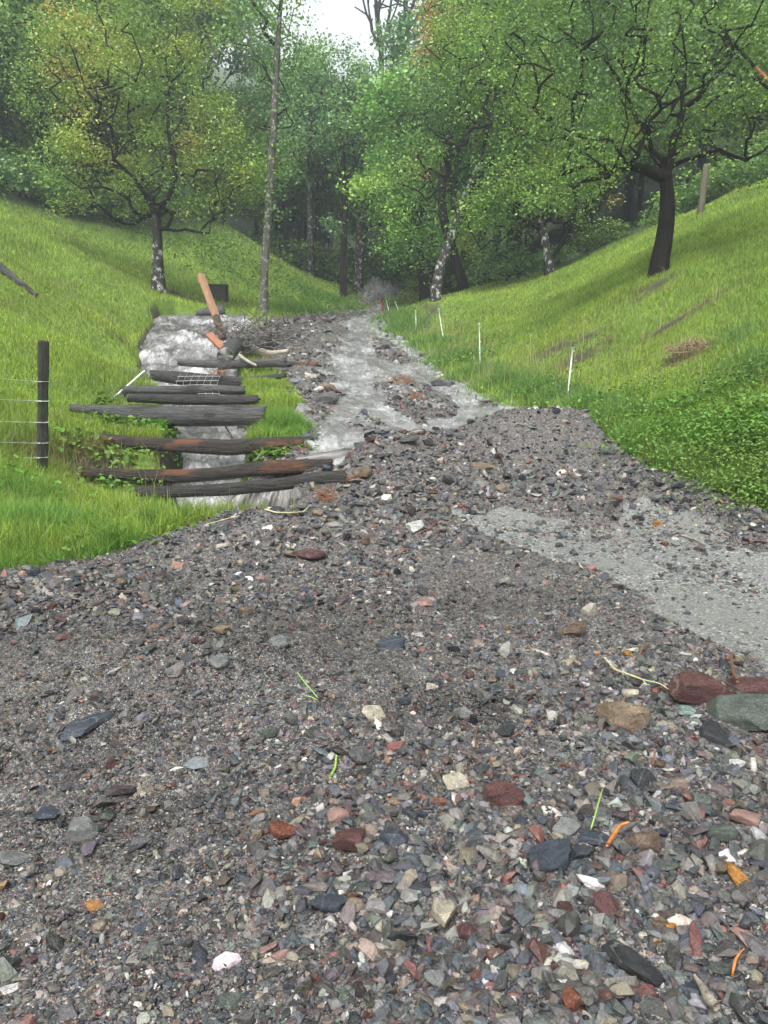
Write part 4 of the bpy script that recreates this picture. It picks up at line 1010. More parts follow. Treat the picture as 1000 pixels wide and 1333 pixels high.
def leaf_mesh(A, par, cnt, per, spread, size, cols, seed, asp=.6, maxc=3, flat=.5, drop=0, cvar=.17, hang=.25, gap=.12):
    r = np.random.default_rng(seed); idx = np.where((cnt <= maxc))[0]
    idx = idx[r.random(len(idx)) > gap]
    den = r.gamma(2.2, per / 2.2, len(idx)).astype(int) + 1
    rep = np.repeat(idx, den); n = len(rep)
    P0 = A[rep] + r.normal(0, 1, (n, 3)) * np.array([spread, spread, spread * .7]); P0[:, 2] -= drop * r.random(n)
    nrm = r.normal(0, 1, (n, 3)) * np.array([1, 1, .8]); nrm[:, 2] = np.abs(nrm[:, 2]) + flat; nrm /= np.linalg.norm(nrm, axis=1)[:, None]
    d = r.normal(0, 1, (n, 3)); d[:, 2] -= hang; d -= nrm * (d * nrm).sum(1)[:, None]; d /= np.linalg.norm(d, axis=1)[:, None]
    s = np.cross(nrm, d); L_ = (size * r.uniform(.55, 1.25, n))[:, None]; Wd = L_ * asp / 2
    V = np.stack([P0, P0 + d * L_ * .45 + s * Wd, P0 + d * L_, P0 + d * L_ * .45 - s * Wd], 1).reshape(-1, 3)
    cl = r.random(len(A)); c_of = cl[rep]
    cols = np.array(cols) * 2.05; ncol = len(cols)
    # neighbouring twigs share a hue
    t = np.clip(.5 + .75 * fbm(A[rep][:, 0] * .7 + seed, A[rep][:, 2] * .7 + A[rep][:, 1] * .4, seed, 3) + (c_of - .5) * .4, 0, .999) * (ncol - 1)
    i0 = t.astype(int); f = (t - i0)[:, None]; C = cols[i0] * (1 - f) + cols[np.minimum(i0 + 1, ncol - 1)] * f
    C = C * (1 + r.normal(0, cvar, (n, 1))).clip(.4, 1.8)
    k = np.arange(n)[:, None] * 4
    return V, k + np.array([[0, 1, 2, 3]]), np.repeat(C, 4, 0)
def build_tree(name, label, seed, base, trunk, r0, limbs, blobs, ntips, leaf, bark, cat='tree', group=None, sides=12, wood_min=.013, extra=None, **kw):
    """all coordinates relative to the base"""
    A, par, rad, cnt, ch, tp, rt, nt_ = tree_data(seed, trunk, r0, limbs, blobs, ntips, **kw)
    root = empty(name, base); tag(root, label, cat, group)
    fl = rt.copy(); path = tp.copy(); path[0, 2] -= .25
    V, F = tube(path, fl, sides, seed); mesh_np('trunk', V, [F], bark, root, smooth=True)
    idx = [i for i in range(nt_, len(A)) if rad[i] > wood_min]
    V, F = frusta(A, par, rad, idx); mesh_np('branches', V, [F], BARK, root, smooth=True)
    if leaf:
        V, F, C = leaf_mesh(A, par, cnt, seed=seed + 1, **leaf); mesh_np('crown', V, [F], LEAF, root, attrs={'Col': C})
        print(name, 'leaves', len(F))
    return root
def at_ground(px, py, Y): q = P(px, py, Y); q[2] = float(terr(np.array([q[0]]), np.array([q[1]]))[0]); return q
def rel(base, pts, Y0=None):
    """pixel outlines of the trunk at the tree's own distance -> metres from its base. pts: (px, py[, extra depth])"""
    out = []
    for p in pts: out.append(P(p[0], p[1], base[1] + (p[2] if len(p) > 2 else 0)) - base)
    return out
def rb(base, px, py, dy, rx, ry, rz, w=1): c = P(px, py, base[1] + dy) - base; return (c, (rx, ry, rz), w)

YELC = [(.065,.115,.03),(.095,.155,.033),(.14,.19,.036),(.18,.205,.04),(.23,.18,.045)]
MIDC = [(.045,.085,.025),(.065,.125,.028),(.09,.165,.035),(.13,.21,.04)]
DARKC = [(.03,.058,.02),(.045,.085,.025),(.07,.12,.028),(.11,.17,.035)]
BLUEC = [(.05,.095,.042),(.075,.135,.055),(.10,.175,.065),(.13,.21,.07)]
BRIC = [(.06,.13,.03),(.09,.18,.035),(.13,.23,.04),(.17,.26,.045)]

# left orchard tree, yellow-green
b_ = at_ground(207, 380, 25)
tr = rel(b_, [(207,382),(204,345),(206,310),(203,280)]); tr[0] = np.zeros(3)
build_tree('orchard_tree', 'broad yellow-green tree with forked dark limbs and lichened trunk on the left meadow', 11, b_, tr, .20,
  [rel(b_, [(203,285),(190,250,.3),(183,215,.5),(165,175,.8),(173,130,.6),(160,80,.6),(165,40)]), rel(b_, [(203,283),(222,255,-.4),(232,232,-.5),(226,200,-.6),(215,160,-.4),(222,110,-.2),(210,60)]),
   rel(b_, [(190,250),(160,215,-.8),(120,205,-1),(90,180,-1.2)]), rel(b_, [(205,300),(240,300,-.6),(290,305,-1),(312,325,-1.2)]), rel(b_, [(183,215),(130,160,.8),(105,130,1),(85,90,1)]), rel(b_, [(226,200),(270,160,.3),(300,140,.3)])],
  [rb(b_, 185, 150, 0, 3.0, 2.6, 2.7, 1), rb(b_, 100, 110, 0, 2.0, 2.0, 2.0, .7), rb(b_, 245, 215, 0, 2.3, 2.0, 1.7, 1), rb(b_, 110, 220, 0, 1.8, 1.8, 1.2, .6), rb(b_, 180, 40, 0, 2.8, 2.2, 1.8, .8), rb(b_, 60, 55, .5, 1.6, 1.6, 1.6, .4), rb(b_, 300, 230, 0, 1.2, 1.5, 1.1, .5), rb(b_, 195, 262, 0, 2.2, 1.8, .7, .5)],
  660, dict(per=80, spread=.26, size=.097, cols=YELC, maxc=2.5, gap=.16), BARKL, step=.38)

# the tall pale stem at the stream
b_ = at_ground(343, 411, 24.3)
tr = rel(b_, [(343,411),(344,360),(348,300),(352,230),(357,150),(361,60),(366,0),(372,-60),(374,-130)]); tr[0] = np.zeros(3)
build_tree('slender_birch', 'tall slender pale-barked tree with a straight bare stem beside the overflowing stream', 12, b_, tr, .125,
  [rel(b_, [(360,100),(372,110,.2),(376,128,.3)]), rel(b_, [(364,40),(380,20),(388,-10)]), rel(b_, [(359,110),(340,80,.5),(325,60,.8)]), rel(b_, [(365,20),(345,-10),(330,-50)])],
  [rb(b_, 330, 60, .5, 1.2, 1.2, 1.2, .7), rb(b_, 385, 30, .3, .8, 1.0, 1.4, .5), rb(b_, 340, -60, 0, 1.2, 1.6, 2.2, 1), rb(b_, 355, 130, .3, .8, .8, 1.6, .6), rb(b_, 352, 250, -.3, .6, .6, 1.0, .5), rb(b_, 375, 190, .4, .7, .7, 1.0, .5), rb(b_, 335, 215, .4, .8, .8, 1.2, .7)],
  220, dict(per=40, spread=.24, size=.11, cols=MIDC, maxc=2.5), BARKB, step=.4, sides=10)

# the dark orchard tree on the right slope
b_ = at_ground(855, 352, 16)
tr = rel(b_, [(855,352),(863,320),(869,285),(871,255),(867,230)]); tr[0] = np.zeros(3)
OLD = build_tree('old_orchard_tree', 'large dark orchard tree with a thick black leaning trunk on the right slope', 13, b_, tr, .185,
  [rel(b_, [(866,228),(852,205),(848,190,.3),(838,175,.3),(825,150,.6),(810,100,.6),(812,40,.4)]), rel(b_, [(866,225),(872,200),(880,180),(888,150),(892,90,.3),(885,20,.2),(890,-60,.2)]),
   rel(b_, [(880,182),(900,170,-.3),(925,190,-.6),(955,210,-.9),(975,222,-1),(995,235,-1.2)]), rel(b_, [(888,150),(910,125,-.3),(935,100,-.4),(950,75,-.5),(975,55,-.6),(1000,40,-.6)]), rel(b_, [(955,72,-.5),(965,95,-.8),(985,105,-1),(1010,120,-1)]),
   rel(b_, [(852,228),(835,228,-.2),(815,215,-.3),(800,190,-.5),(795,175,-.5),(760,182,-.6),(738,172,-.8),(720,165,-.8)]), rel(b_, [(815,216),(770,230,-.5),(740,245,-.8),(710,262,-1)]), rel(b_, [(848,190),(800,90,.5),(760,50,.2),(720,55,0),(700,45,0)]),
   rel(b_, [(866,228),(872,215,.8),(900,160,1.5),(940,120,2.2)]), rel(b_, [(866,228),(850,200,1),(800,150,2),(760,110,2.5)])],
  [rb(b_, 850, 90, 0, 2.7, 2.6, 1.8, 1), rb(b_, 760, 120, 0, 1.6, 1.8, 1.3, .8), rb(b_, 950, 100, 0, 1.8, 2.0, 1.4, .8), rb(b_, 860, -20, 0, 3.2, 2.6, 1.5, .8), rb(b_, 745, 200, -.4, 1.2, 1.4, .7, .6), rb(b_, 960, 180, -.6, 1.1, 1.2, .6, .35), rb(b_, 720, 30, .2, 1.7, 1.7, 1.4, .5), rb(b_, 800, 170, .8, 1.2, 1.5, .5, .4)],
  950, dict(per=66, spread=.21, size=.071, cols=DARKC, maxc=2.5, gap=.15), BARK, step=.3, sides=16)

# leaning lichened tree on the right
b_ = at_ground(567, 389, 27)
tr = rel(b_, [(567,390),(572,350),(584,318),(596,290),(604,265),(614,235),(628,205)]); tr[0] = np.zeros(3)
build_tree('leaning_tree', 'leaning tree with a white-lichened trunk at the top of the right meadow edge', 14, b_, tr, .20,
  [rel(b_, [(604,265),(635,215),(660,185),(672,170),(690,160)]), rel(b_, [(596,290),(590,240,.4),(580,200,.6),(575,140,.6)]), rel(b_, [(628,205),(640,150),(650,90),(640,30)]), rel(b_, [(610,245),(640,235,-.5),(690,250,-.8)])],
  [rb(b_, 640, 120, 0, 2.6, 2.4, 2.2, 1), rb(b_, 630, 50, 0, 2.2, 2.2, 2.2, .8), rb(b_, 690, 80, 0, 2.0, 2.0, 2.0, .7), rb(b_, 570, 160, .5, 1.6, 1.7, 1.6, .6), rb(b_, 650, 255, .2, 1.8, 1.7, 1.1, .6), rb(b_, 535, 210, .6, 1.3, 1.5, 1.4, .5), rb(b_, 660, 10, 0, 2.5, 2, 1.5, .5)],
  700, dict(per=62, spread=.27, size=.106, cols=MIDC + [(.15,.21,.045)], maxc=2.5), BARKL, step=.38)
# rusty leaved one above it
b_ = at_ground(607, 376, 31)
tr = rel(b_, [(607,376),(596,350),(588,320),(577,290),(574,250),(580,200),(590,150)]); tr[0] = np.zeros(3)
build_tree('bronze_leaved_tree', 'dark-stemmed tree with bronze young leaves behind the leaning trunk', 15, b_, tr, .2,
  [rel(b_, [(577,290),(560,262),(548,230),(545,180)]), rel(b_, [(588,322),(555,318,-.4),(535,330,-.8)]), rel(b_, [(580,200),(600,120),(590,60),(600,0)])],
  [rb(b_, 590, 70, 0, 1.3, 1.8, 2.2, .9), rb(b_, 625, 40, 0, 2.2, 2.0, 2.6, .9), rb(b_, 640, 20, 0, 2, 2, 2, .5)],
  460, dict(per=56, spread=.27, size=.118, cols=BRIC[:2] + [(.12,.17,.035),(.20,.12,.045),(.24,.10,.04)], maxc=2.5), BARK, step=.42)
b_ = at_ground(552, 386, 34)
tr = rel(b_, [(552,386),(548,340),(545,290),(548,240),(552,190)]); tr[0] = np.zeros(3)
build_tree('dense_tree', 'dense light-green tree whose low boughs hang over the road end', 19, b_, tr, .18,
  [rel(b_, [(545,290),(525,270),(508,262)]), rel(b_, [(546,320),(575,300),(590,290)])],
  [rb(b_, 550, 285, -.4, 2.0, 1.7, 1.6, .8), rb(b_, 522, 245, 0, 1.7, 1.6, 1.7, .8), rb(b_, 535, 175, 0, 1.9, 1.8, 2.0, .8), rb(b_, 585, 300, 0, 1.6, 1.5, 1.5, .6), rb(b_, 530, 325, -.3, 1.3, 1.3, .9, .5)],
  420, dict(per=56, spread=.3, size=.125, cols=BRIC, maxc=2.5), BARK, step=.42)
# the small tree on the slope
b_ = at_ground(718, 357, 27)
tr = rel(b_, [(718,358),(713,325),(706,300),(700,270)]); tr[0] = np.zeros(3)
build_tree('small_tree', 'small low-branched tree between the leaning tree and the dark orchard tree', 16, b_, tr, .19,
  [rel(b_, [(716,345),(728,325),(738,300),(750,270)]), rel(b_, [(706,300),(680,280),(655,270)]), rel(b_, [(706,300),(720,240),(715,190)])],
  [rb(b_, 700, 240, 0, 2.2, 2.0, 1.7, 1), rb(b_, 755, 240, .3, 1.5, 1.5, 1.3, .7), rb(b_, 640, 285, 0, 1.4, 1.4, 1.1, .6), rb(b_, 700, 160, .5, 2.2, 2, 1.6, .6), rb(b_, 770, 170, 1, 2, 2, 1.6, .5)],
  480, dict(per=62, spread=.26, size=.105, cols=MIDC + [(.22,.19,.04)], maxc=2.5), BARKL, step=.36)

# centre: dark forked tree by the upper stream
b_ = at_ground(447, 391, 39)
tr = rel(b_, [(447,391),(447,340),(449,290),(449,245),(447,200),(444,165)]); tr[0] = np.zeros(3)
build_tree('forked_tree', 'tall dark forked tree standing left of where the road bends away', 17, b_, tr, .18,
  [rel(b_, [(449,245),(440,215),(425,190,.2),(415,170)]), rel(b_, [(449,240),(462,220),(470,200),(475,170)]), rel(b_, [(446,170),(438,140),(435,115),(420,80)]), rel(b_, [(446,172),(460,150),(465,120),(470,80)]), rel(b_, [(448,330),(440,295),(428,285)]), rel(b_, [(448,290),(466,262),(470,262)])],
  [rb(b_, 435, 150, 0, 2.6, 2.4, 3.0, 1), rb(b_, 455, 125, .3, 2.2, 2.2, 2.4, .9), rb(b_, 405, 160, .3, 2.2, 2.0, 2.2, .7), rb(b_, 480, 170, .3, 1.8, 1.8, 2.2, .5), rb(b_, 420, 215, .3, 1.8, 1.8, 1.4, .4)],
  520, dict(per=36, spread=.32, size=.17, cols=BLUEC, maxc=2.5, gap=.25), BARK, step=.5)
b_ = at_ground(466, 388, 41)
tr = rel(b_, [(466,388),(468,340),(470,290),(474,240),(478,190)]); tr[0] = np.zeros(3)
build_tree('thick_trunk_tree', 'thick rough-barked tree right beside the muddy surge at the road end', 18, b_, tr, .24,
  [rel(b_, [(474,240),(485,190),(500,140)])], [rb(b_, 500, 190, 0, 2.4, 2.2, 3.0, 1), rb(b_, 492, 165, 0, 2.6, 2.2, 2.6, .9), rb(b_, 520, 280, -.5, 2.2, 2.0, 2.2, .7)],
  420, dict(per=40, spread=.34, size=.18, cols=BLUEC, maxc=2.5), BARKL, step=.5)
# the two bare leafless tops against the sky
for k, (px, Y, pts, lm, lab) in enumerate([
  (492, 58, [(492,300),(494,200),(496,110),(497,60),(490,20),(487,-40)], [[(497,70),(484,40),(478,0),(476,-50)], [(497,60),(506,30),(512,-20)], [(491,30),(496,0),(500,-50)], [(482,30),(472,5),(466,-30)], [(506,35),(516,10),(524,-20)]], 'leafless tree whose bare twigs stand against the white sky, left of two'),
  (520, 56, [(512,300),(514,150),(514,88),(519,60),(526,30),(532,-30)], [[(519,60),(530,40),(545,22),(553,5)], [(526,32),(528,0),(522,-40)], [(524,40),(538,10),(545,-30)], [(516,75),(508,55),(507,30)]], 'leafless tree whose bare twigs stand against the white sky, right of two')]):
    b_ = at_ground(px, 340, Y); tr = rel(b_, pts); tr[0] = np.zeros(3)
    build_tree('bare_tree', lab, 30 + k, b_, tr, .26, [rel(b_, l) for l in lm], [rb(b_, pts[-2][0], -10, 0, 1.8, 1.5, 2.0, 1)], 46, None, BARK, cat='bare tree', step=.5, group='leafless trees against the sky', tiprad=.025)

# ---- forest: a few kinds, each tree of it a thing
def forest_kind(seed, h, cr, cols, n, per, size, bark, cone=False, lean=0, low=.3):
    trunk = [np.zeros(3), np.array([lean * .3, 0, h * .35]), np.array([lean * .6, .1, h * .65]), np.array([lean, 0, h * (.95 if cone else .8)])]
    if cone:
        bl = [((lean * t, 0, h * (.18 + .8 * t)), (cr * (1.02 - t) + .15, cr * (1.02 - t) + .15, h * .09), 1) for t in np.linspace(0, 1, 9)]
    else:
        r = np.random.default_rng(seed)
        bl = [((lean * .8, 0, h * .68), (cr * .8, cr * .8, h * .26), 1.0)] + [((r.normal(0, cr * .55) + lean * .5, r.normal(0, cr * .55), h * r.uniform(low + .12, .88)), (cr * r.uniform(.35, .6),) * 2 + (h * r.uniform(.07, .14),), .8) for _ in range(8)]
    A, par, rad, cnt, ch, tp, rt, nt_ = tree_data(seed, trunk, .014 * h + .05, [], bl, n, step=.7, tiprad=.02)
    tp[0, 2] -= .8
    V, F = tube(tp, rt, 9, seed); t_me = mesh_np('trunk', V, [F], bark, smooth=True, link=False)
    V, F = frusta(A, par, rad, range(nt_, len(A)), 4); b_me = mesh_np('branches', V, [F], bark, smooth=True, link=False)
    V, F, C = leaf_mesh(A, par, cnt, per, .42, size, cols, seed + 1, asp=.7, maxc=3, gap=.1, flat=.3, drop=.3 if cone else 0); c_me = mesh_np('crown', V, [F], LEAF, attrs={'Col': C}, link=False)
    return t_me, b_me, c_me
KN = {'dark': forest_kind(501, 14, 3.4, BLUEC, 460, 58, .24, BARK), 'mid': forest_kind(502, 12.5, 3.2, MIDC, 460, 58, .235, BARK, lean=.5), 'bright': forest_kind(503, 11, 3.0, BRIC, 440, 58, .23, BARKL, lean=-.4),
      'tall': forest_kind(504, 18, 3.2, BLUEC, 480, 58, .26, BARKL, low=.4), 'spruce': forest_kind(505, 19, 2.9, [(.022,.048,.026),(.03,.065,.032),(.045,.085,.04)], 600, 48, .26, BARK, cone=True), 'low': forest_kind(506, 7, 2.8, DARKC, 380, 60, .20, BARK, low=.1)}
NOUN = {'dark': 'dark bluish-green broadleaf tree', 'mid': 'mid-green broadleaf tree', 'bright': 'fresh bright-green broadleaf tree', 'tall': 'very tall narrow bluish-green tree', 'spruce': 'dark conical spruce', 'low': 'low dense dark-green tree'}
NAME = {'dark': 'forest_tree', 'mid': 'forest_tree', 'bright': 'forest_tree', 'tall': 'tall_forest_tree', 'spruce': 'spruce_tree', 'low': 'low_forest_tree'}
def put_tree(kind, x, y, sc, where):
    z = float(terr(np.array([x]), np.array([y]))[0])
    root = empty(NAME[kind], (x, y, z), random.uniform(0, 6.28)); root.scale = (sc, sc, sc * random.uniform(.9, 1.12))
    for nm, me in zip(('trunk', 'branches', 'crown'), KN[kind]): obj_me(nm, me, root)
    tag(root, f'{NOUN[kind]} {where}', 'spruce' if kind == 'spruce' else 'tree', f'{NOUN[kind]}s {where}')
FT = []
def pick(ws):
    u = random.random() * sum(ws.values()); a = 0
    for k, v in ws.items():
        a += v
        if u < a: return k
def fill(x0, x1, y0, y1, n, mind, ws, sc, where, cond=None):
    c = 0; tries = 0
    while c < n and tries < n * 40:
        tries += 1; x = random.uniform(x0, x1); y = random.uniform(y0, y1)
        if cond and not cond(x, y): continue
        if any((x - a) ** 2 + (y - b) ** 2 < mind * mind for a, b in FT): continue
        FT.append((x, y)); put_tree(pick(ws), x, y, random.uniform(*sc), where); c += 1
scr = lambda x, y: 500 + 1000 * x / (y * .99)
gap = lambda x, y: 380 < scr(x, y) < 565
# stems standing along the upper edge of the hollow
for px, py, Y, k, s in [(405,352,43,'tall',.62),(415,352,45,'dark',.72),(375,332,44,'mid',.75),(362,326,46,'dark',.7),(385,336,47,'tall',.6),(395,345,49,'mid',.8),(425,360,47,'bright',.7),(350,318,48,'dark',.8)]:
    q = at_ground(px, py, Y); FT.append((q[0], q[1])); put_tree(k, q[0], q[1], s, 'on the ridge behind the left hollow')
fill(-30, -9.5, 30, 46, 22, 2.6, {'dark': 3, 'mid': 2, 'tall': 1, 'low': 2}, (.75, 1.1), 'in the forest above the left meadow', lambda x, y: (-x * .9 + y * .55 > 29) and y > 29)
fill(-48, -13, 44, 66, 26, 3.4, {'dark': 3, 'spruce': 3, 'tall': 2, 'mid': 1}, (1.0, 1.35), 'far back in the forest on the left hillside')
fill(-9, 5, 50, 64, 12, 2.6, {'dark': 3, 'mid': 3, 'bright': 1}, (.55, .72), 'at the head of the valley', lambda x, y: not (480 < scr(x, y) < 530 and y < 52))
fill(-12, 8, 66, 84, 14, 3.2, {'dark': 3, 'mid': 3, 'bright': 1}, (.45, .62), 'far up the valley beneath the gap of sky')
fill(4, 12, 34, 50, 12, 2.6, {'mid': 3, 'bright': 2, 'dark': 2, 'low': 2}, (.75, 1.0), 'behind the crest of the right meadow', lambda x, y: .62 * x + y > 36)
fill(11, 36, 24, 44, 24, 2.8, {'dark': 3, 'mid': 2, 'low': 3, 'bright': 1}, (.75, 1.1), 'in the woods above the right slope', lambda x, y: .62 * x + y > 35)
fill(6, 50, 44, 70, 30, 3.2, {'dark': 3, 'mid': 3, 'tall': 2, 'spruce': 1}, (1.0, 1.3), 'far back in the woods on the right hillside')
for px, Y, k, s in [(560,36,'bright',.85),(520,44,'bright',.7),(620,36,'mid',.9),(545,47,'mid',.85),(680,34,'dark',.85),(590,42,'bright',1.0),(640,44,'tall',.8)]:
    x = (px - 500) / 1000 * Y; FT.append((x, Y)); put_tree(k, x, Y, s, 'crowding the right side of the road end')

fill(-13, 3, 46, 58, 12, 1.6, {'bright': 3, 'mid': 2, 'low': 2}, (.42, .62), 'filling the hollow behind the road end', lambda x, y: not (-2 < x < 2 and y < 50))
# undergrowth at the forest edge
def shrub_proto(seed, cols, size):
    r = np.random.default_rng(seed)
    A, par, rad, cnt, ch, tp, rt, nt_ = tree_data(seed, [np.zeros(3), np.array([0, 0, .3]), np.array([.1, 0, .6])], .04, [], [((0, 0, .75), (1.3, 1.2, .75), 1), ((.5, .2, .4), (1, 1, .4), .7)], 90, step=.3, tiprad=.008)
    V, F = frusta(A, par, rad, range(1, len(A)), 4); b = mesh_np('stems', V, [F], BARK, smooth=True, link=False)
    V, F, C = leaf_mesh(A, par, cnt, 22, .17, size, cols, seed, asp=.65, maxc=3); c = mesh_np('foliage', V, [F], LEAF, attrs={'Col': C}, link=False)
    return b, c
SH = [shrub_proto(601, DARKC, .13), shrub_proto(602, MIDC, .14), shrub_proto(603, BLUEC, .14)]
def fill_shrub(x0, x1, y0, y1, n, sc, where, cond):
    c = 0; t = 0
    while c < n and t < n * 50:
        t += 1; x = random.uniform(x0, x1); y = random.uniform(y0, y1)
        if not cond(x, y): continue
        k = random.randrange(3); root = empty('shrub', (x, y, float(terr(np.array([x]), np.array([y]))[0]) - .1), random.uniform(0, 6.28)); s = random.uniform(*sc); root.scale = (s, s, s * random.uniform(.7, 1.1))
        for nm, me in zip(('stems', 'foliage'), SH[k]): obj_me(nm, me, root)
        w = ['dark-leaved', 'green-leaved', 'bluish-leaved'][k]
        tag(root, f'{w} undergrowth shrub {where}', 'shrub', f'{w} shrubs {where}'); c += 1
fill_shrub(-24, -7.5, 26, 38, 34, (.8, 1.5), 'beneath the forest edge on the left', lambda x, y: (-x * .9 + y * .55 > 28) and y > 27.5)
fill_shrub(4, 24, 20, 36, 30, (.6, 1.2), 'along the dark bank behind the right meadow', lambda x, y: 33.2 < .62 * x + y < 37.5)
fill_shrub(-7, 4, 44, 50, 16, (1.1, 1.9), 'under the trees at the head of the road', lambda x, y: not (-1.6 < x < 1.6 and y < 47))
fill_shrub(0, 6, 33, 44, 14, (.6, 1.1), 'at the crest behind the leaning trunk', lambda x, y: y > 34 and x > 1.8)
fill_shrub(-8, 6, 47, 56, 16, (1, 1.7), 'in the valley head behind the muddy surge', lambda x, y: True)
# ------------------------------------------------------------------ logs over the channel
def log_mesh(name, pts, rads, mat, parent=None, seed=0, sides=20, lump=.10, cap=True, flatten=1.0, zpin=True):
    """the mesh lies in its own frame (x along the log) so the grain runs along it"""
    pts = np.asarray(pts, float); s = np.concatenate([[0], np.cumsum(np.linalg.norm(np.diff(pts, axis=0), axis=1))])
    n = max(8, int(s[-1] / .045)); n = min(n, 90); t = np.linspace(0, s[-1], n)
    p = np.stack([np.interp(t, s, pts[:, i]) for i in range(3)], 1)
    for _ in range(3): p[1:-1] = (p[:-2] + 2 * p[1:-1] + p[2:]) / 4
    rr = np.interp(t, s, np.asarray(rads, float))
    o0 = p[0]; d = p[-1] - p[0]; d /= np.linalg.norm(d)
    q = Vector(d).to_track_quat('X', 'Z'); M = np.array(q.to_matrix())
    lp = (p - o0) @ M
    a = np.linspace(0, 2 * math.pi, sides, endpoint=False)
    rad = rr[:, None] * (1 + lump * fbm(np.cos(a)[None] * 1.5 + seed * 3.1, t[:, None] * 1.3 + np.sin(a)[None] * 1.5, seed, 3) + .035 * fbm(np.cos(a)[None] * 6 + seed, t[:, None] * 1.5 + np.sin(a)[None] * 6, seed + 9, 2))
    V = np.stack([np.repeat(lp[:, 0:1], sides, 1), lp[:, 1:2] + rad * np.cos(a)[None], lp[:, 2:3] + rad * np.sin(a)[None] * flatten], -1)
    V[0, :, 0] += .03 * fbm(np.cos(a) * 3, np.sin(a) * 3 + seed, seed, 2); V[-1, :, 0] += .03 * fbm(np.cos(a) * 3 + 5, np.sin(a) * 3 + seed, seed, 2)
    i = np.arange(n * sides).reshape(n, sides); j = np.roll(i, -1, 1)
    F = np.stack([i[:-1], i[1:], j[1:], j[:-1]], -1).reshape(-1, 4)
    V = V.reshape(-1, 3); fl = [F]
    if cap:
        V = np.concatenate([V, lp[:1], lp[-1:]]); c0 = n * sides; c1 = c0 + 1; k = np.arange(sides); kn = (k + 1) % sides
        fl.append(np.stack([kn, np.full(sides, c0), k], -1)); fl.append(np.stack([k + (n - 1) * sides, np.full(sides, c1), kn + (n - 1) * sides], -1))
    o = mesh_np(name, V, fl, mat, parent, smooth=True)
    o.rotation_mode = 'QUATERNION'; o.rotation_quaternion = q; o.location = o0
    return o
def plog(Y, pts, px_r, mat, label, seed, dY=0, name='log', **k):
    """pts: (px, py) along the axis; radii in pixels there"""
    n = len(pts); P_ = [P(x, y, Y + dY * i / (n - 1)) for i, (x, y) in enumerate(pts)]
    o = log_mesh(name, P_, [r * Y / 1000 for r in px_r], mat, None, seed, **k)
    tag(o, label, 'log', 'logs laid across the flooded channel'); return o
def xlog(k, mat, label, seed):
    o = log_mesh('log', LOGP[k][0], LOGP[k][1], mat, None, seed); tag(o, label, 'log', 'logs laid across the flooded channel')
xlog(0, LOGD, 'lowest charcoal-black log over the channel with its thick end on the gravel', 1)
xlog(1, LOGR, 'second lowest log with a reddish left tip, crossing above the waterfall', 2)
xlog(2, LOGR, 'reddish-brown log with a bend in its middle, below the thickest log', 3)
xlog(3, LOGG, 'thickest smooth grey log over the channel, left end buried in grass', 4)
xlog(4, LOGD, 'thin dark log under the wire netting, next above the thickest log', 5)
xlog(5, LOGG, 'smooth grey log beneath the wire netting, second above the thickest log', 6)
xlog(6, LOGD, 'dark log with a pale stripped right half, below the debris jam', 7)
o = plog(15.0, [(232,472),(270,474),(320,474),(345,471),(372,469)], [4,5,5,3.5,3], LOGG, 'thin grey log just under the debris jam, water pouring below it', 8)
plog(14.9, [(285,479),(300,476),(350,474),(372,475)], [3,4,4,3.5], LOGD, 'thin dark log behind the short pale branch at the debris jam', 18)
plog(15.6, [(340,474),(372,475),(414,474)], [3,4,3], LOGR, 'slim dark red-brown log at the left edge of the stone bank', 9, name='log')
# twig hanging under the thick log
def rod(name, pts, rad, mat, label=None, cat=None, group=None, parent=None, sides=7, lump=.15, seed=3, step=.02):
    pts = resample(pts, max(step, .005)); r_ = np.interp(np.linspace(0, 1, len(pts)), np.linspace(0, 1, len(rad)), rad) if hasattr(rad, '__len__') else np.full(len(pts), rad)
    V, F = tube(pts, r_, sides, seed, lump)
    n = len(pts); c0 = len(V); V = np.concatenate([V, pts[:1], pts[-1:]]); k = np.arange(sides); kn = (k + 1) % sides
    base = V[0:1] * 0 + pts[0]; V = V - pts[0]
    caps = [np.stack([kn, np.full(sides, c0), k], -1), np.stack([k + (n - 1) * sides, np.full(sides, c0 + 1), kn + (n - 1) * sides], -1)]
    o = mesh_np(name, V, [F] + caps, mat, parent, loc=tuple(pts[0]) if parent is None else tuple(pts[0]), smooth=True)
    if label: tag(o, label, cat, group)
    return o
rod('twig', [P(288,545,10.1), P(294,556,10.0), P(303,570,9.9)], [.014,.005], BARK, 'thin dark twig hanging under the thickest log over the water', 'twig', seed=5)

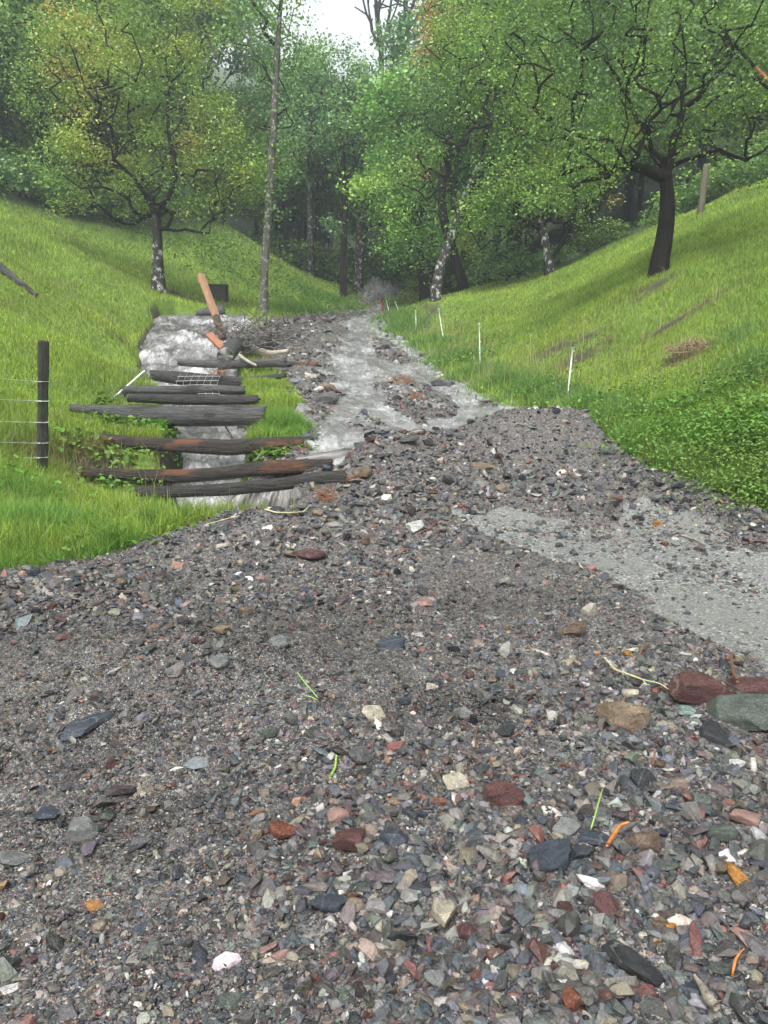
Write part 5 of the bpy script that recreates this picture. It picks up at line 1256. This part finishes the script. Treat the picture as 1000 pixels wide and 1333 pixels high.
# ------------------------------------------------------------------ debris jam in the stream
def beam(name, p0, p1, w, h, mat, parent=None, roll=0, bev=.006):
    p0 = Vector(p0); p1 = Vector(p1); L_ = (p1 - p0).length
    bm = bmesh.new(); bmesh.ops.create_cube(bm, size=1)
    for v in bm.verts: v.co = Vector(((v.co.x + .5) * L_, v.co.y * w, v.co.z * h))
    bmesh.ops.subdivide_edges(bm, edges=[e for e in bm.edges if abs((e.verts[0].co - e.verts[1].co).x) > L_ * .5], cuts=10)
    for v in bm.verts:
        f = fbm(np.array([v.co.x * 3]), np.array([v.co.y * 20 + v.co.z * 31]), 7, 2)[0]; v.co.y += .006 * f; v.co.z += .006 * f
    bmesh.ops.bevel(bm, geom=[e for e in bm.edges if len(e.link_faces) == 2 and e.calc_face_angle(0) > .9], offset=bev, segments=1, affect='EDGES')
    me = bpy.data.meshes.new(name); bm.to_mesh(me); bm.free(); me.materials.append(mat)
    o = bpy.data.objects.new(name, me); COL.objects.link(o)
    q = (p1 - p0).to_track_quat('X', 'Z'); o.rotation_mode = 'QUATERNION'; o.rotation_quaternion = q @ Matrix.Rotation(roll, 3, 'X').to_quaternion(); o.location = p0
    if parent: o.parent = parent
    return o
YJ = 16.3
pt, pm, pb = P(261,357,YJ + .5), P(281,411,YJ + .2), P(289,432,YJ)
root = empty('squared_beam', tuple(pb)); tag(root, 'upright squared timber with an orange-brown top leaning out of the debris jam', 'beam')
b1 = beam('dry_upper_end', np.array(pm) - np.array(pb), np.array(pt) - np.array(pb), .125, .115, PLANK, root, .25)
b2 = beam('soaked_lower_end', np.array([.02, 0, -.15]), np.array(pm) - np.array(pb), .131, .121, PLANKD, root, .25)
stick = beam('split_plank', P(271,435,15.7), P(294,458,15.5), .15, .07, SPLIT, None, .5); tag(stick, 'split red-brown plank lodged left of the sawn log end', 'plank')
pq = beam('broken_board', P(299,462,15.3), P(279,446,15.6), .05, .03, SPLIT, None); tag(pq, 'narrow splintered board leaning on the sawn log end', 'board')
root = empty('sawn_log', tuple(P(294,465,15.1))); tag(root, 'short grey log whose round sawn end faces the camera in the debris jam', 'log')
q0, q1 = np.array(P(294,463,15.0)), np.array(P(306,449,16.2))
o = log_mesh('log_body', [q0, (q0 + q1) / 2, q1], [.165,.17,.16], LOGG, None, 41); l0 = o.location.copy(); o.location = l0 - Vector(q0); o.parent = root; root.location = Vector(q0)
d = (q1 - q0) / np.linalg.norm(q1 - q0)
e = log_mesh('cut_end', [q0 - d * .012, q0 + d * .01, q0 + d * .02], [.15,.158,.15], plain('silty_cut_wood', (.17,.165,.155), .5, 0, .25, 8), None, 42); e.location = Vector(q0 - d * .012) - Vector(q0); e.parent = root
plog(16.5, [(318,452),(335,458),(352,461),(376,457)], [9,6,4,3], PALEW, 'pale stripped trunk with a flared root end at the right of the debris jam', 43, name='stripped_log')
plog(17.0, [(312,445),(328,452),(330,466)], [12,10,9], LOGG, 'grey stump root hanging over the water in the debris jam', 44, name='stump')
plog(17.6, [(336,430),(345,446),(350,452)], [11,9,7], LOGR, 'reddish broken stump at the right end of the debris jam', 45, name='broken_stump')
plog(20, [(256,408),(275,405),(292,403)], [3,6,6], LOGG, 'grey boulder-like log caught at the upper lip of the torrent', 46, name='caught_log')
rod('pale_branch', [P(311,462,14.9), P(322,470,14.8), P(334,476,14.7)], [.035,.03,.02], PALEW, 'short pale stripped branch right of the sawn log end', 'branch', seed=6)
# tangled roots as one thing per clump
def root_clump(name, px, py, Y, n, spread, ln, rad, mat, label, cat='roots', group=None, lift=0):
    c = P(px, py, Y); c[2] += lift
    V = []; F = []; off = 0
    for i in range(n):
        a = random.uniform(0, 6.28); s = np.array([random.gauss(0, spread), random.gauss(0, spread * .6), random.gauss(0, spread * .45)])
        d = np.array([math.cos(a), math.sin(a) * .7, random.uniform(-.3, .8)]) * ln * random.uniform(.4, 1.1)
        p = np.array([s + d * t + np.array([random.gauss(0, .08), random.gauss(0, .08), random.gauss(0, .08)]) * ln * (t > 0) for t in (0, .3, .6, 1)])
        p = resample(p, ln / 7); r_ = np.linspace(rad * random.uniform(.6, 1.4), rad * .3, len(p))
        v, f = tube(p, r_, 5, i, .1); V.append(v); F.append(f + off); off += len(v)
    o = mesh_np(name, np.concatenate(V), [np.concatenate(F)], mat, None, loc=tuple(c), smooth=True); return tag(o, label, cat, group)
root_clump('root_tangle', 306, 436, 16.4, 90, .28, .45, .012, GREYROOT, 'tangle of muddy roots and twigs round the foot of the upright timber')
root_clump('root_tangle', 330, 436, 17, 70, .25, .4, .012, GREYROOT, 'tangle of muddy roots between the upright timber and the reddish stump')
root_clump('root_tangle', 362, 430, 18.5, 60, .22, .4, .010, GREYROOT, 'dry-looking root tangle at the right end of the debris jam by the stones')
root_clump('root_tangle', 286, 488, 14.1, 40, .05, .22, .006, RUSTR, 'rusty strands hanging from the log beneath the sawn end', lift=.02)
q = Gt(522, 500); root_clump('rust_roots', 522, 500, q[1], 55, .14, .2, .008, RUSTR, 'rust-brown root mat on the gravel island in the road water', lift=.04)
q = Gt(545, 520); root_clump('rust_roots', 540, 519, q[1], 40, .09, .16, .007, RUSTR, 'smaller rust-brown roots at the lower end of the gravel island', lift=.03)
q = Gt(455, 640); root_clump('rust_roots', 455, 630, 7.55, 60, .05, .13, .004, RUSTR, 'rust-brown grass clump by the end of the lowest log', lift=.02)
q = Gt(428, 652); root_clump('rust_roots', 425, 652, q[1], 60, .06, .12, .004, RUSTR, 'tan and pinkish root tuft below the end of the lowest log', lift=.04)
q = Gt(895, 466); root_clump('dead_grass', 893, 462, q[1], 160, .16, .28, .005, DRY, 'pale brown dead grass tussock on the right slope', cat='tussock', lift=.05)

root_clump('root_tangle', 345, 442, 17.2, 55, .22, .42, .02, GREYROOT, 'thick mud-grey roots piled between the sawn log and the broken stump')
root_clump('root_tangle', 322, 452, 16.2, 50, .14, .40, .014, GREYROOT, 'mud-dripping roots hanging right behind the sawn log end')
root_clump('root_tangle', 352, 428, 18.6, 40, .25, .45, .018, LOGG, 'grey driftwood pieces on top of the jam near the stone bank')
# ------------------------------------------------------------------ wire netting over the logs
def net():
    V = []; F = []; off = 0
    def pt(u, v):
        # u along the logs, v from the near hanging edge up and over them
        px = 184 + 98 * u + 6 * v + 3 * math.sin(v * 7); py = 531 - 47 * v + 4 * math.sin(u * 4 + 1) * (1 - v) + 6 * u * (1 - v) * (u - .5)
        return P(px, py, 10.9 + 2.2 * v ** 1.2)
    def keep(u, v): return v < .55 + .45 * (u > .42) and not (u < .12 and v > .4) and not (u > .72 and v < .22)
    NU, NV = 11, 8
    segs = [((i / NU, k / 24), (i / NU, (k + 1) / 24)) for i in range(NU + 1) for k in range(24)] + [((k / 30, j / NV), ((k + 1) / 30, j / NV)) for j in range(NV + 1) for k in range(30)]
    for a, b in segs:
        if not keep(*a) or not keep(*b): continue
        L_ = np.array([pt(*a), pt(*b)]); v, f = tube(np.array([L_[0], (L_[0] + L_[1]) / 2, L_[1]]), np.full(3, .0034), 4, 1, 0); V.append(v); F.append(f + off); off += len(v)
    V = np.concatenate(V); c = V.mean(0)
    o = mesh_np('wire_netting', V - c, [np.concatenate(F)], WIRE, None, loc=tuple(c), smooth=True); tag(o, 'torn square wire netting draped over the middle logs', 'netting')
net()

# ------------------------------------------------------------------ fences
b0 = at_ground(52, 622, 7.3); b0 = np.array([b0[0], b0[1], b0[2]]); tp_ = P(56, 443, 7.35)
root = empty('wire_fence', tuple(b0)); tag(root, 'old pasture fence with one dark square wooden post and sagging wires', 'fence')
po = beam('post', np.array([0, 0, -.25]), tp_ - b0, .088, .088, POSTW, root, .3, .014)
for k, (pl, pm_) in enumerate([((-190,470),(53,497)), ((-190,505),(53,522)), ((-190,535),(52,550)), ((-190,563),(51,577)), ((-190,588),(50,596))]):
    a = P(pm_[0], pm_[1], 7.24); l = P(pl[0], pl[1], 8.1); mid = (a + l) / 2; mid[2] -= .03
    r_end = P(128 + 6 * k, pm_[1] + 18 - k * 2, 9.0 + .1 * k) if k < 1 else a + np.array([.06, .06, -.005])
    pts = [l, (l + mid) / 2 - (0, 0, .012), mid, (mid + a) / 2, a, (a + r_end) / 2 - (0, 0, .02), r_end]
    rod('wire', [p - b0 for p in pts], .0026, WIRE, parent=root, sides=5, lump=0, step=.06)
    # wire turned round the post
    tt_ = (a - b0)[2]; f = (tt_ + 0.0) / (tp_ - b0)[2]; cpt = (tp_ - b0) * f
    ring = [cpt + np.array([math.cos(t) * .066, math.sin(t) * .066, 0]) for t in np.linspace(0, 6.2, 14)]
    rod('wire_wrap', ring, .003, WIRE, parent=root, sides=5, lump=0, step=.02)
for k, px in enumerate((-30, 14, -90)):
    a = P(px, 485, 7.6); b = P(px + 2, 600, 7.6)
    rod('stay_wire', [a - b0, (a + b) / 2 - b0, b - b0], .0015, WIRE, parent=root, sides=4, lump=0, step=.2)
def e_post(px0, py0, px1, py1, Y, label, red=False, dY=0.):
    b = at_ground(px0, py0, Y); t = P(px1, py1, Y + dY); root = empty('fence_stake', tuple(b)); tag(root, label, 'stake', None if red else 'white electric fence stakes')
    d = t - b; r = .011 if not red else .03
    rod('rod', [-d * .12, d * .5, d], r * (1 + Y * .014), REDP if red else WHITEP, parent=root, sides=8, lump=.02, step=.2)
    if not red:
        rod('spike_tip', [d * .985, d * 1.012], r * 1.4 * (1 + Y * .014), BLACKP if Y < 14 else WHITEP, parent=root, sides=8, lump=0, step=.01)
        n_ = d / np.linalg.norm(d)
        for f in (.55, .9): rod('wire_clip', [d * f, d * f + np.array([.02, -.02, .0]), d * f + np.array([.03, -.02, .02])], .005 * (1 + Y * .01), WHITEP, parent=root, sides=6, lump=0, step=.01)
e_post(738,527,746,450,12,'white fence stake on the right bank nearest the debris heap')
e_post(625,474,624,421,17,'upright white fence stake on the right bank, second nearest')
e_post(577,442,571,402,21.5,'white fence stake leaning left, third along the right bank')
e_post(542,434,541,404,25,'short upright white fence stake between two leaning ones on the right bank')
e_post(522,424,514,392,29,'white fence stake leaning left beside the small end of the meadow')
e_post(508,414,503,391,33,'farthest white fence stake next to the red stake')
e_post(498,411,497,388,34,'rusty red stake at the far end of the right fence line', True)
e_post(148,529,189,482,10.9,'white fence stake knocked over at left of the logs', False, .6)

# ------------------------------------------------------------------ things on the meadow
b_ = at_ground(285, 402, 28); root = empty('timber_trough', tuple(b_)); tag(root, 'dark square timber box half sunk in the grass behind the upright beam', 'box')
w_ = .62; hh = .52
for nm, a, b, ww, h_ in [('front_board', (-w_/2, -.22, hh*.5), (w_/2, -.22, hh*.5), .05, hh), ('back_board', (-w_/2, .22, hh*.5), (w_/2, .22, hh*.5), .05, hh), ('side_board', (-w_/2+.03, -.19, hh*.48), (-w_/2+.03, .19, hh*.48), .05, hh*.95), ('side_board', (w_/2-.03, -.19, hh*.48), (w_/2-.03, .19, hh*.48), .05, hh*.95), ('lid', (-w_/2-.03, 0, hh+.03), (w_/2+.03, 0, hh+.03), .52, .05)]:
    beam(nm, a, b, ww, h_, DARKBOX, root)
b_ = P(18, 352, 15.9)
a, b, c = P(-30,342,15.6), P(12,352,15.9), P(46,361,16.0)
for p in (a, b, c): p[2] = float(terr(np.array([p[0]]), np.array([p[1]]))[0]) + .05
o = log_mesh('fallen_log', [a, (a + b) / 2 + (0, 0, .06), b, c], [.13,.12,.10,.04], LOGG, None, 61); tag(o, 'grey weathered log lying in the grass at the left frame edge', 'log')
b_ = at_ground(913, 262, 23.5); o = log_mesh('wooden_post', [b_ - (0, 0, .2), b_ + (.03, 0, .5), b_ + (.08, 0, 1.35)], [.10,.095,.09], wood_mat('mossy_post_wood', (.05,.045,.03), (.16,.14,.09)), None, 62); tag(o, 'mossy wooden post at the top of the right slope behind the dark orchard tree', 'post')
ob = np.array(OLD.location)
rod('broken_limb', [P(940,40,15.2) - ob, P(960,62,15.0) - ob, P(976,80,14.9) - ob, P(984,88,14.9) - ob], [.035,.032,.03,.03], BARK, parent=OLD, seed=71, step=.08)
rod('torn_wood', [P(983,87,14.9) - ob, P(993,97,14.85) - ob, P(1006,112,14.8) - ob], [.03,.038,.03], plain('torn_red_wood', (.30,.10,.05), .6), parent=OLD, seed=72, step=.05)
# ------------------------------------------------------------------ sticks and stems on the gravel
def gstick(pts, rad, mat, name, label, cat, lift=.02, seed=1, arch=0):
    Q = [Gt(*p) for p in pts]; n = len(Q)
    for i, q in enumerate(Q): q[2] += lift + arch * math.sin(math.pi * i / (n - 1))
    return rod(name, Q, rad, mat, label, cat, seed=seed, step=.012, lump=.25)
gstick([(789,1123),(797,1108),(806,1096),(818,1091)], [.005,.0065,.006,.004], ORANGEW, 'orange_stick', 'bright orange peeled stick lying between slate slabs at lower right', 'stick', .05, 3)
gstick([(958,912),(953,900),(950,882),(952,872)], [.008,.009,.008,.005], BROWNW, 'brown_stick', 'rusty brown bent stick beside the maroon rocks at the asphalt edge', 'stick', .09, 5)
gstick([(931,1340),(922,1322),(910,1302),(902,1288)], [.012,.014,.009,.003], PALEW, 'pale_splinter', 'pale wood splinter at the bottom frame edge at right', 'splinter', .04, 6)
gstick([(952,1284),(955,1270),(962,1255),(967,1250)], [.003,.004,.003,.002], ORANGEW, 'orange_twig', 'thin curved yellow-orange twig near the bottom right corner', 'twig', .03, 7)
gstick([(787,864),(800,880),(818,888),(840,897),(858,904),(873,910),(880,905)], [.004,.005,.005,.004,.003,.002], STRAW, 'pale_root', 'long pale branching root lying above the tan boulder', 'root', .03, 8, .01)
gstick([(388,886),(396,896),(405,906),(414,916)], [.003,.003,.003,.002], GREENS, 'green_stem', 'bright green stem on the dark mound left of centre', 'stem', .02, 9)
gstick([(396,915),(406,917),(414,918)], [.0025,.0025,.002], GREENS, 'green_stem', 'short green stem crossing the foot of the longer green stem', 'stem', .02, 10)
gstick([(768,1105),(774,1090),(779,1072),(783,1052)], [.0025,.0025,.0025,.0015], GREENS, 'green_stem', 'thin yellow-green stem left of the orange stick', 'stem', .06, 11, .02)
gstick([(656,975),(668,965),(680,958)], [.006,.005,.003], BROWNW, 'brown_twig', 'short brown twig right of the dark blue upright stone', 'twig', .02, 12)
gstick([(620,985),(619,970),(620,955)], [.005,.005,.004], BROWNW, 'brown_twig', 'upright-pointing brown twig left of the dark blue upright stone', 'twig', .02, 13)
gstick([(832,860),(836,850),(845,843)], [.006,.006,.004], BROWNW, 'brown_twig', 'small brown twig just below the wet asphalt edge', 'twig', .02, 14)
gstick([(500,1075),(492,1068),(486,1055),(497,1050)], [.003,.003,.002], BROWNW, 'brown_twig', 'fine curled brown twig above the rounded slate stone', 'twig', .015, 15)
gstick([(848,1010),(851,1000),(852,988)], [.005,.005,.004], BROWNW, 'brown_twig', 'reddish twig standing over the dark stone with white veins', 'twig', .03, 16)
gstick([(345,668),(360,673),(378,674),(395,671),(405,662)], [.006,.006,.005,.003], STRAW, 'pale_branch', 'long pale stalk lying along the lip of the channel', 'stalk', .03, 17)
gstick([(268,690),(290,682),(312,676)], [.004,.004,.003], STRAW, 'pale_branch', 'pale stalk in the grass corner below the lowest log', 'stalk', .03, 18)
gstick([(430,1020),(437,1005),(438,990)], [.006,.005,.003], GREENS, 'leaf_blade', 'narrow grey-green leaf blade pointing up the gravel left of centre', 'leaf', .01, 19)
gstick([(888,700),(905,706),(918,713)], [.008,.008,.005], PALEW, 'pale_stick', 'pale stick among white pebbles on the wet asphalt', 'stick', .02, 20)
gstick([(735,610),(742,622),(750,628)], [.009,.009,.006], BROWNW, 'brown_stick', 'short brown stick on the face of the debris heap', 'stick', .03, 21)
gstick([(645,590),(649,600),(656,612)], [.010,.009,.005], BARK, 'dark_branch', 'thin dark branch poking from the crest of the debris heap', 'branch', .05, 22)

# leaves blown onto the gravel
# ------------------------------------------------------------------ damp air
bm = bmesh.new(); bmesh.ops.create_cube(bm, size=1)
for v in bm.verts: v.co = Vector((v.co.x * 260, 75 + v.co.y * 290, 36 + v.co.z * 110))
me = bpy.data.meshes.new('haze'); bm.to_mesh(me); bm.free()
HZ = bpy.data.materials.new('damp_air'); HZ.use_nodes = True; n = HZ.node_tree; n.nodes.clear()
pv = n.nodes.new('ShaderNodeVolumePrincipled'); pv.inputs['Density'].default_value = .0024; pv.inputs['Color'].default_value = (.84, .95, .98, 1); pv.inputs['Anisotropy'].default_value = .2
oo = n.nodes.new('ShaderNodeOutputMaterial'); n.links.new(pv.outputs[0], oo.inputs['Volume'])
me.materials.append(HZ); hz = bpy.data.objects.new('haze', me); COL.objects.link(hz); tag(hz, kind='stuff')
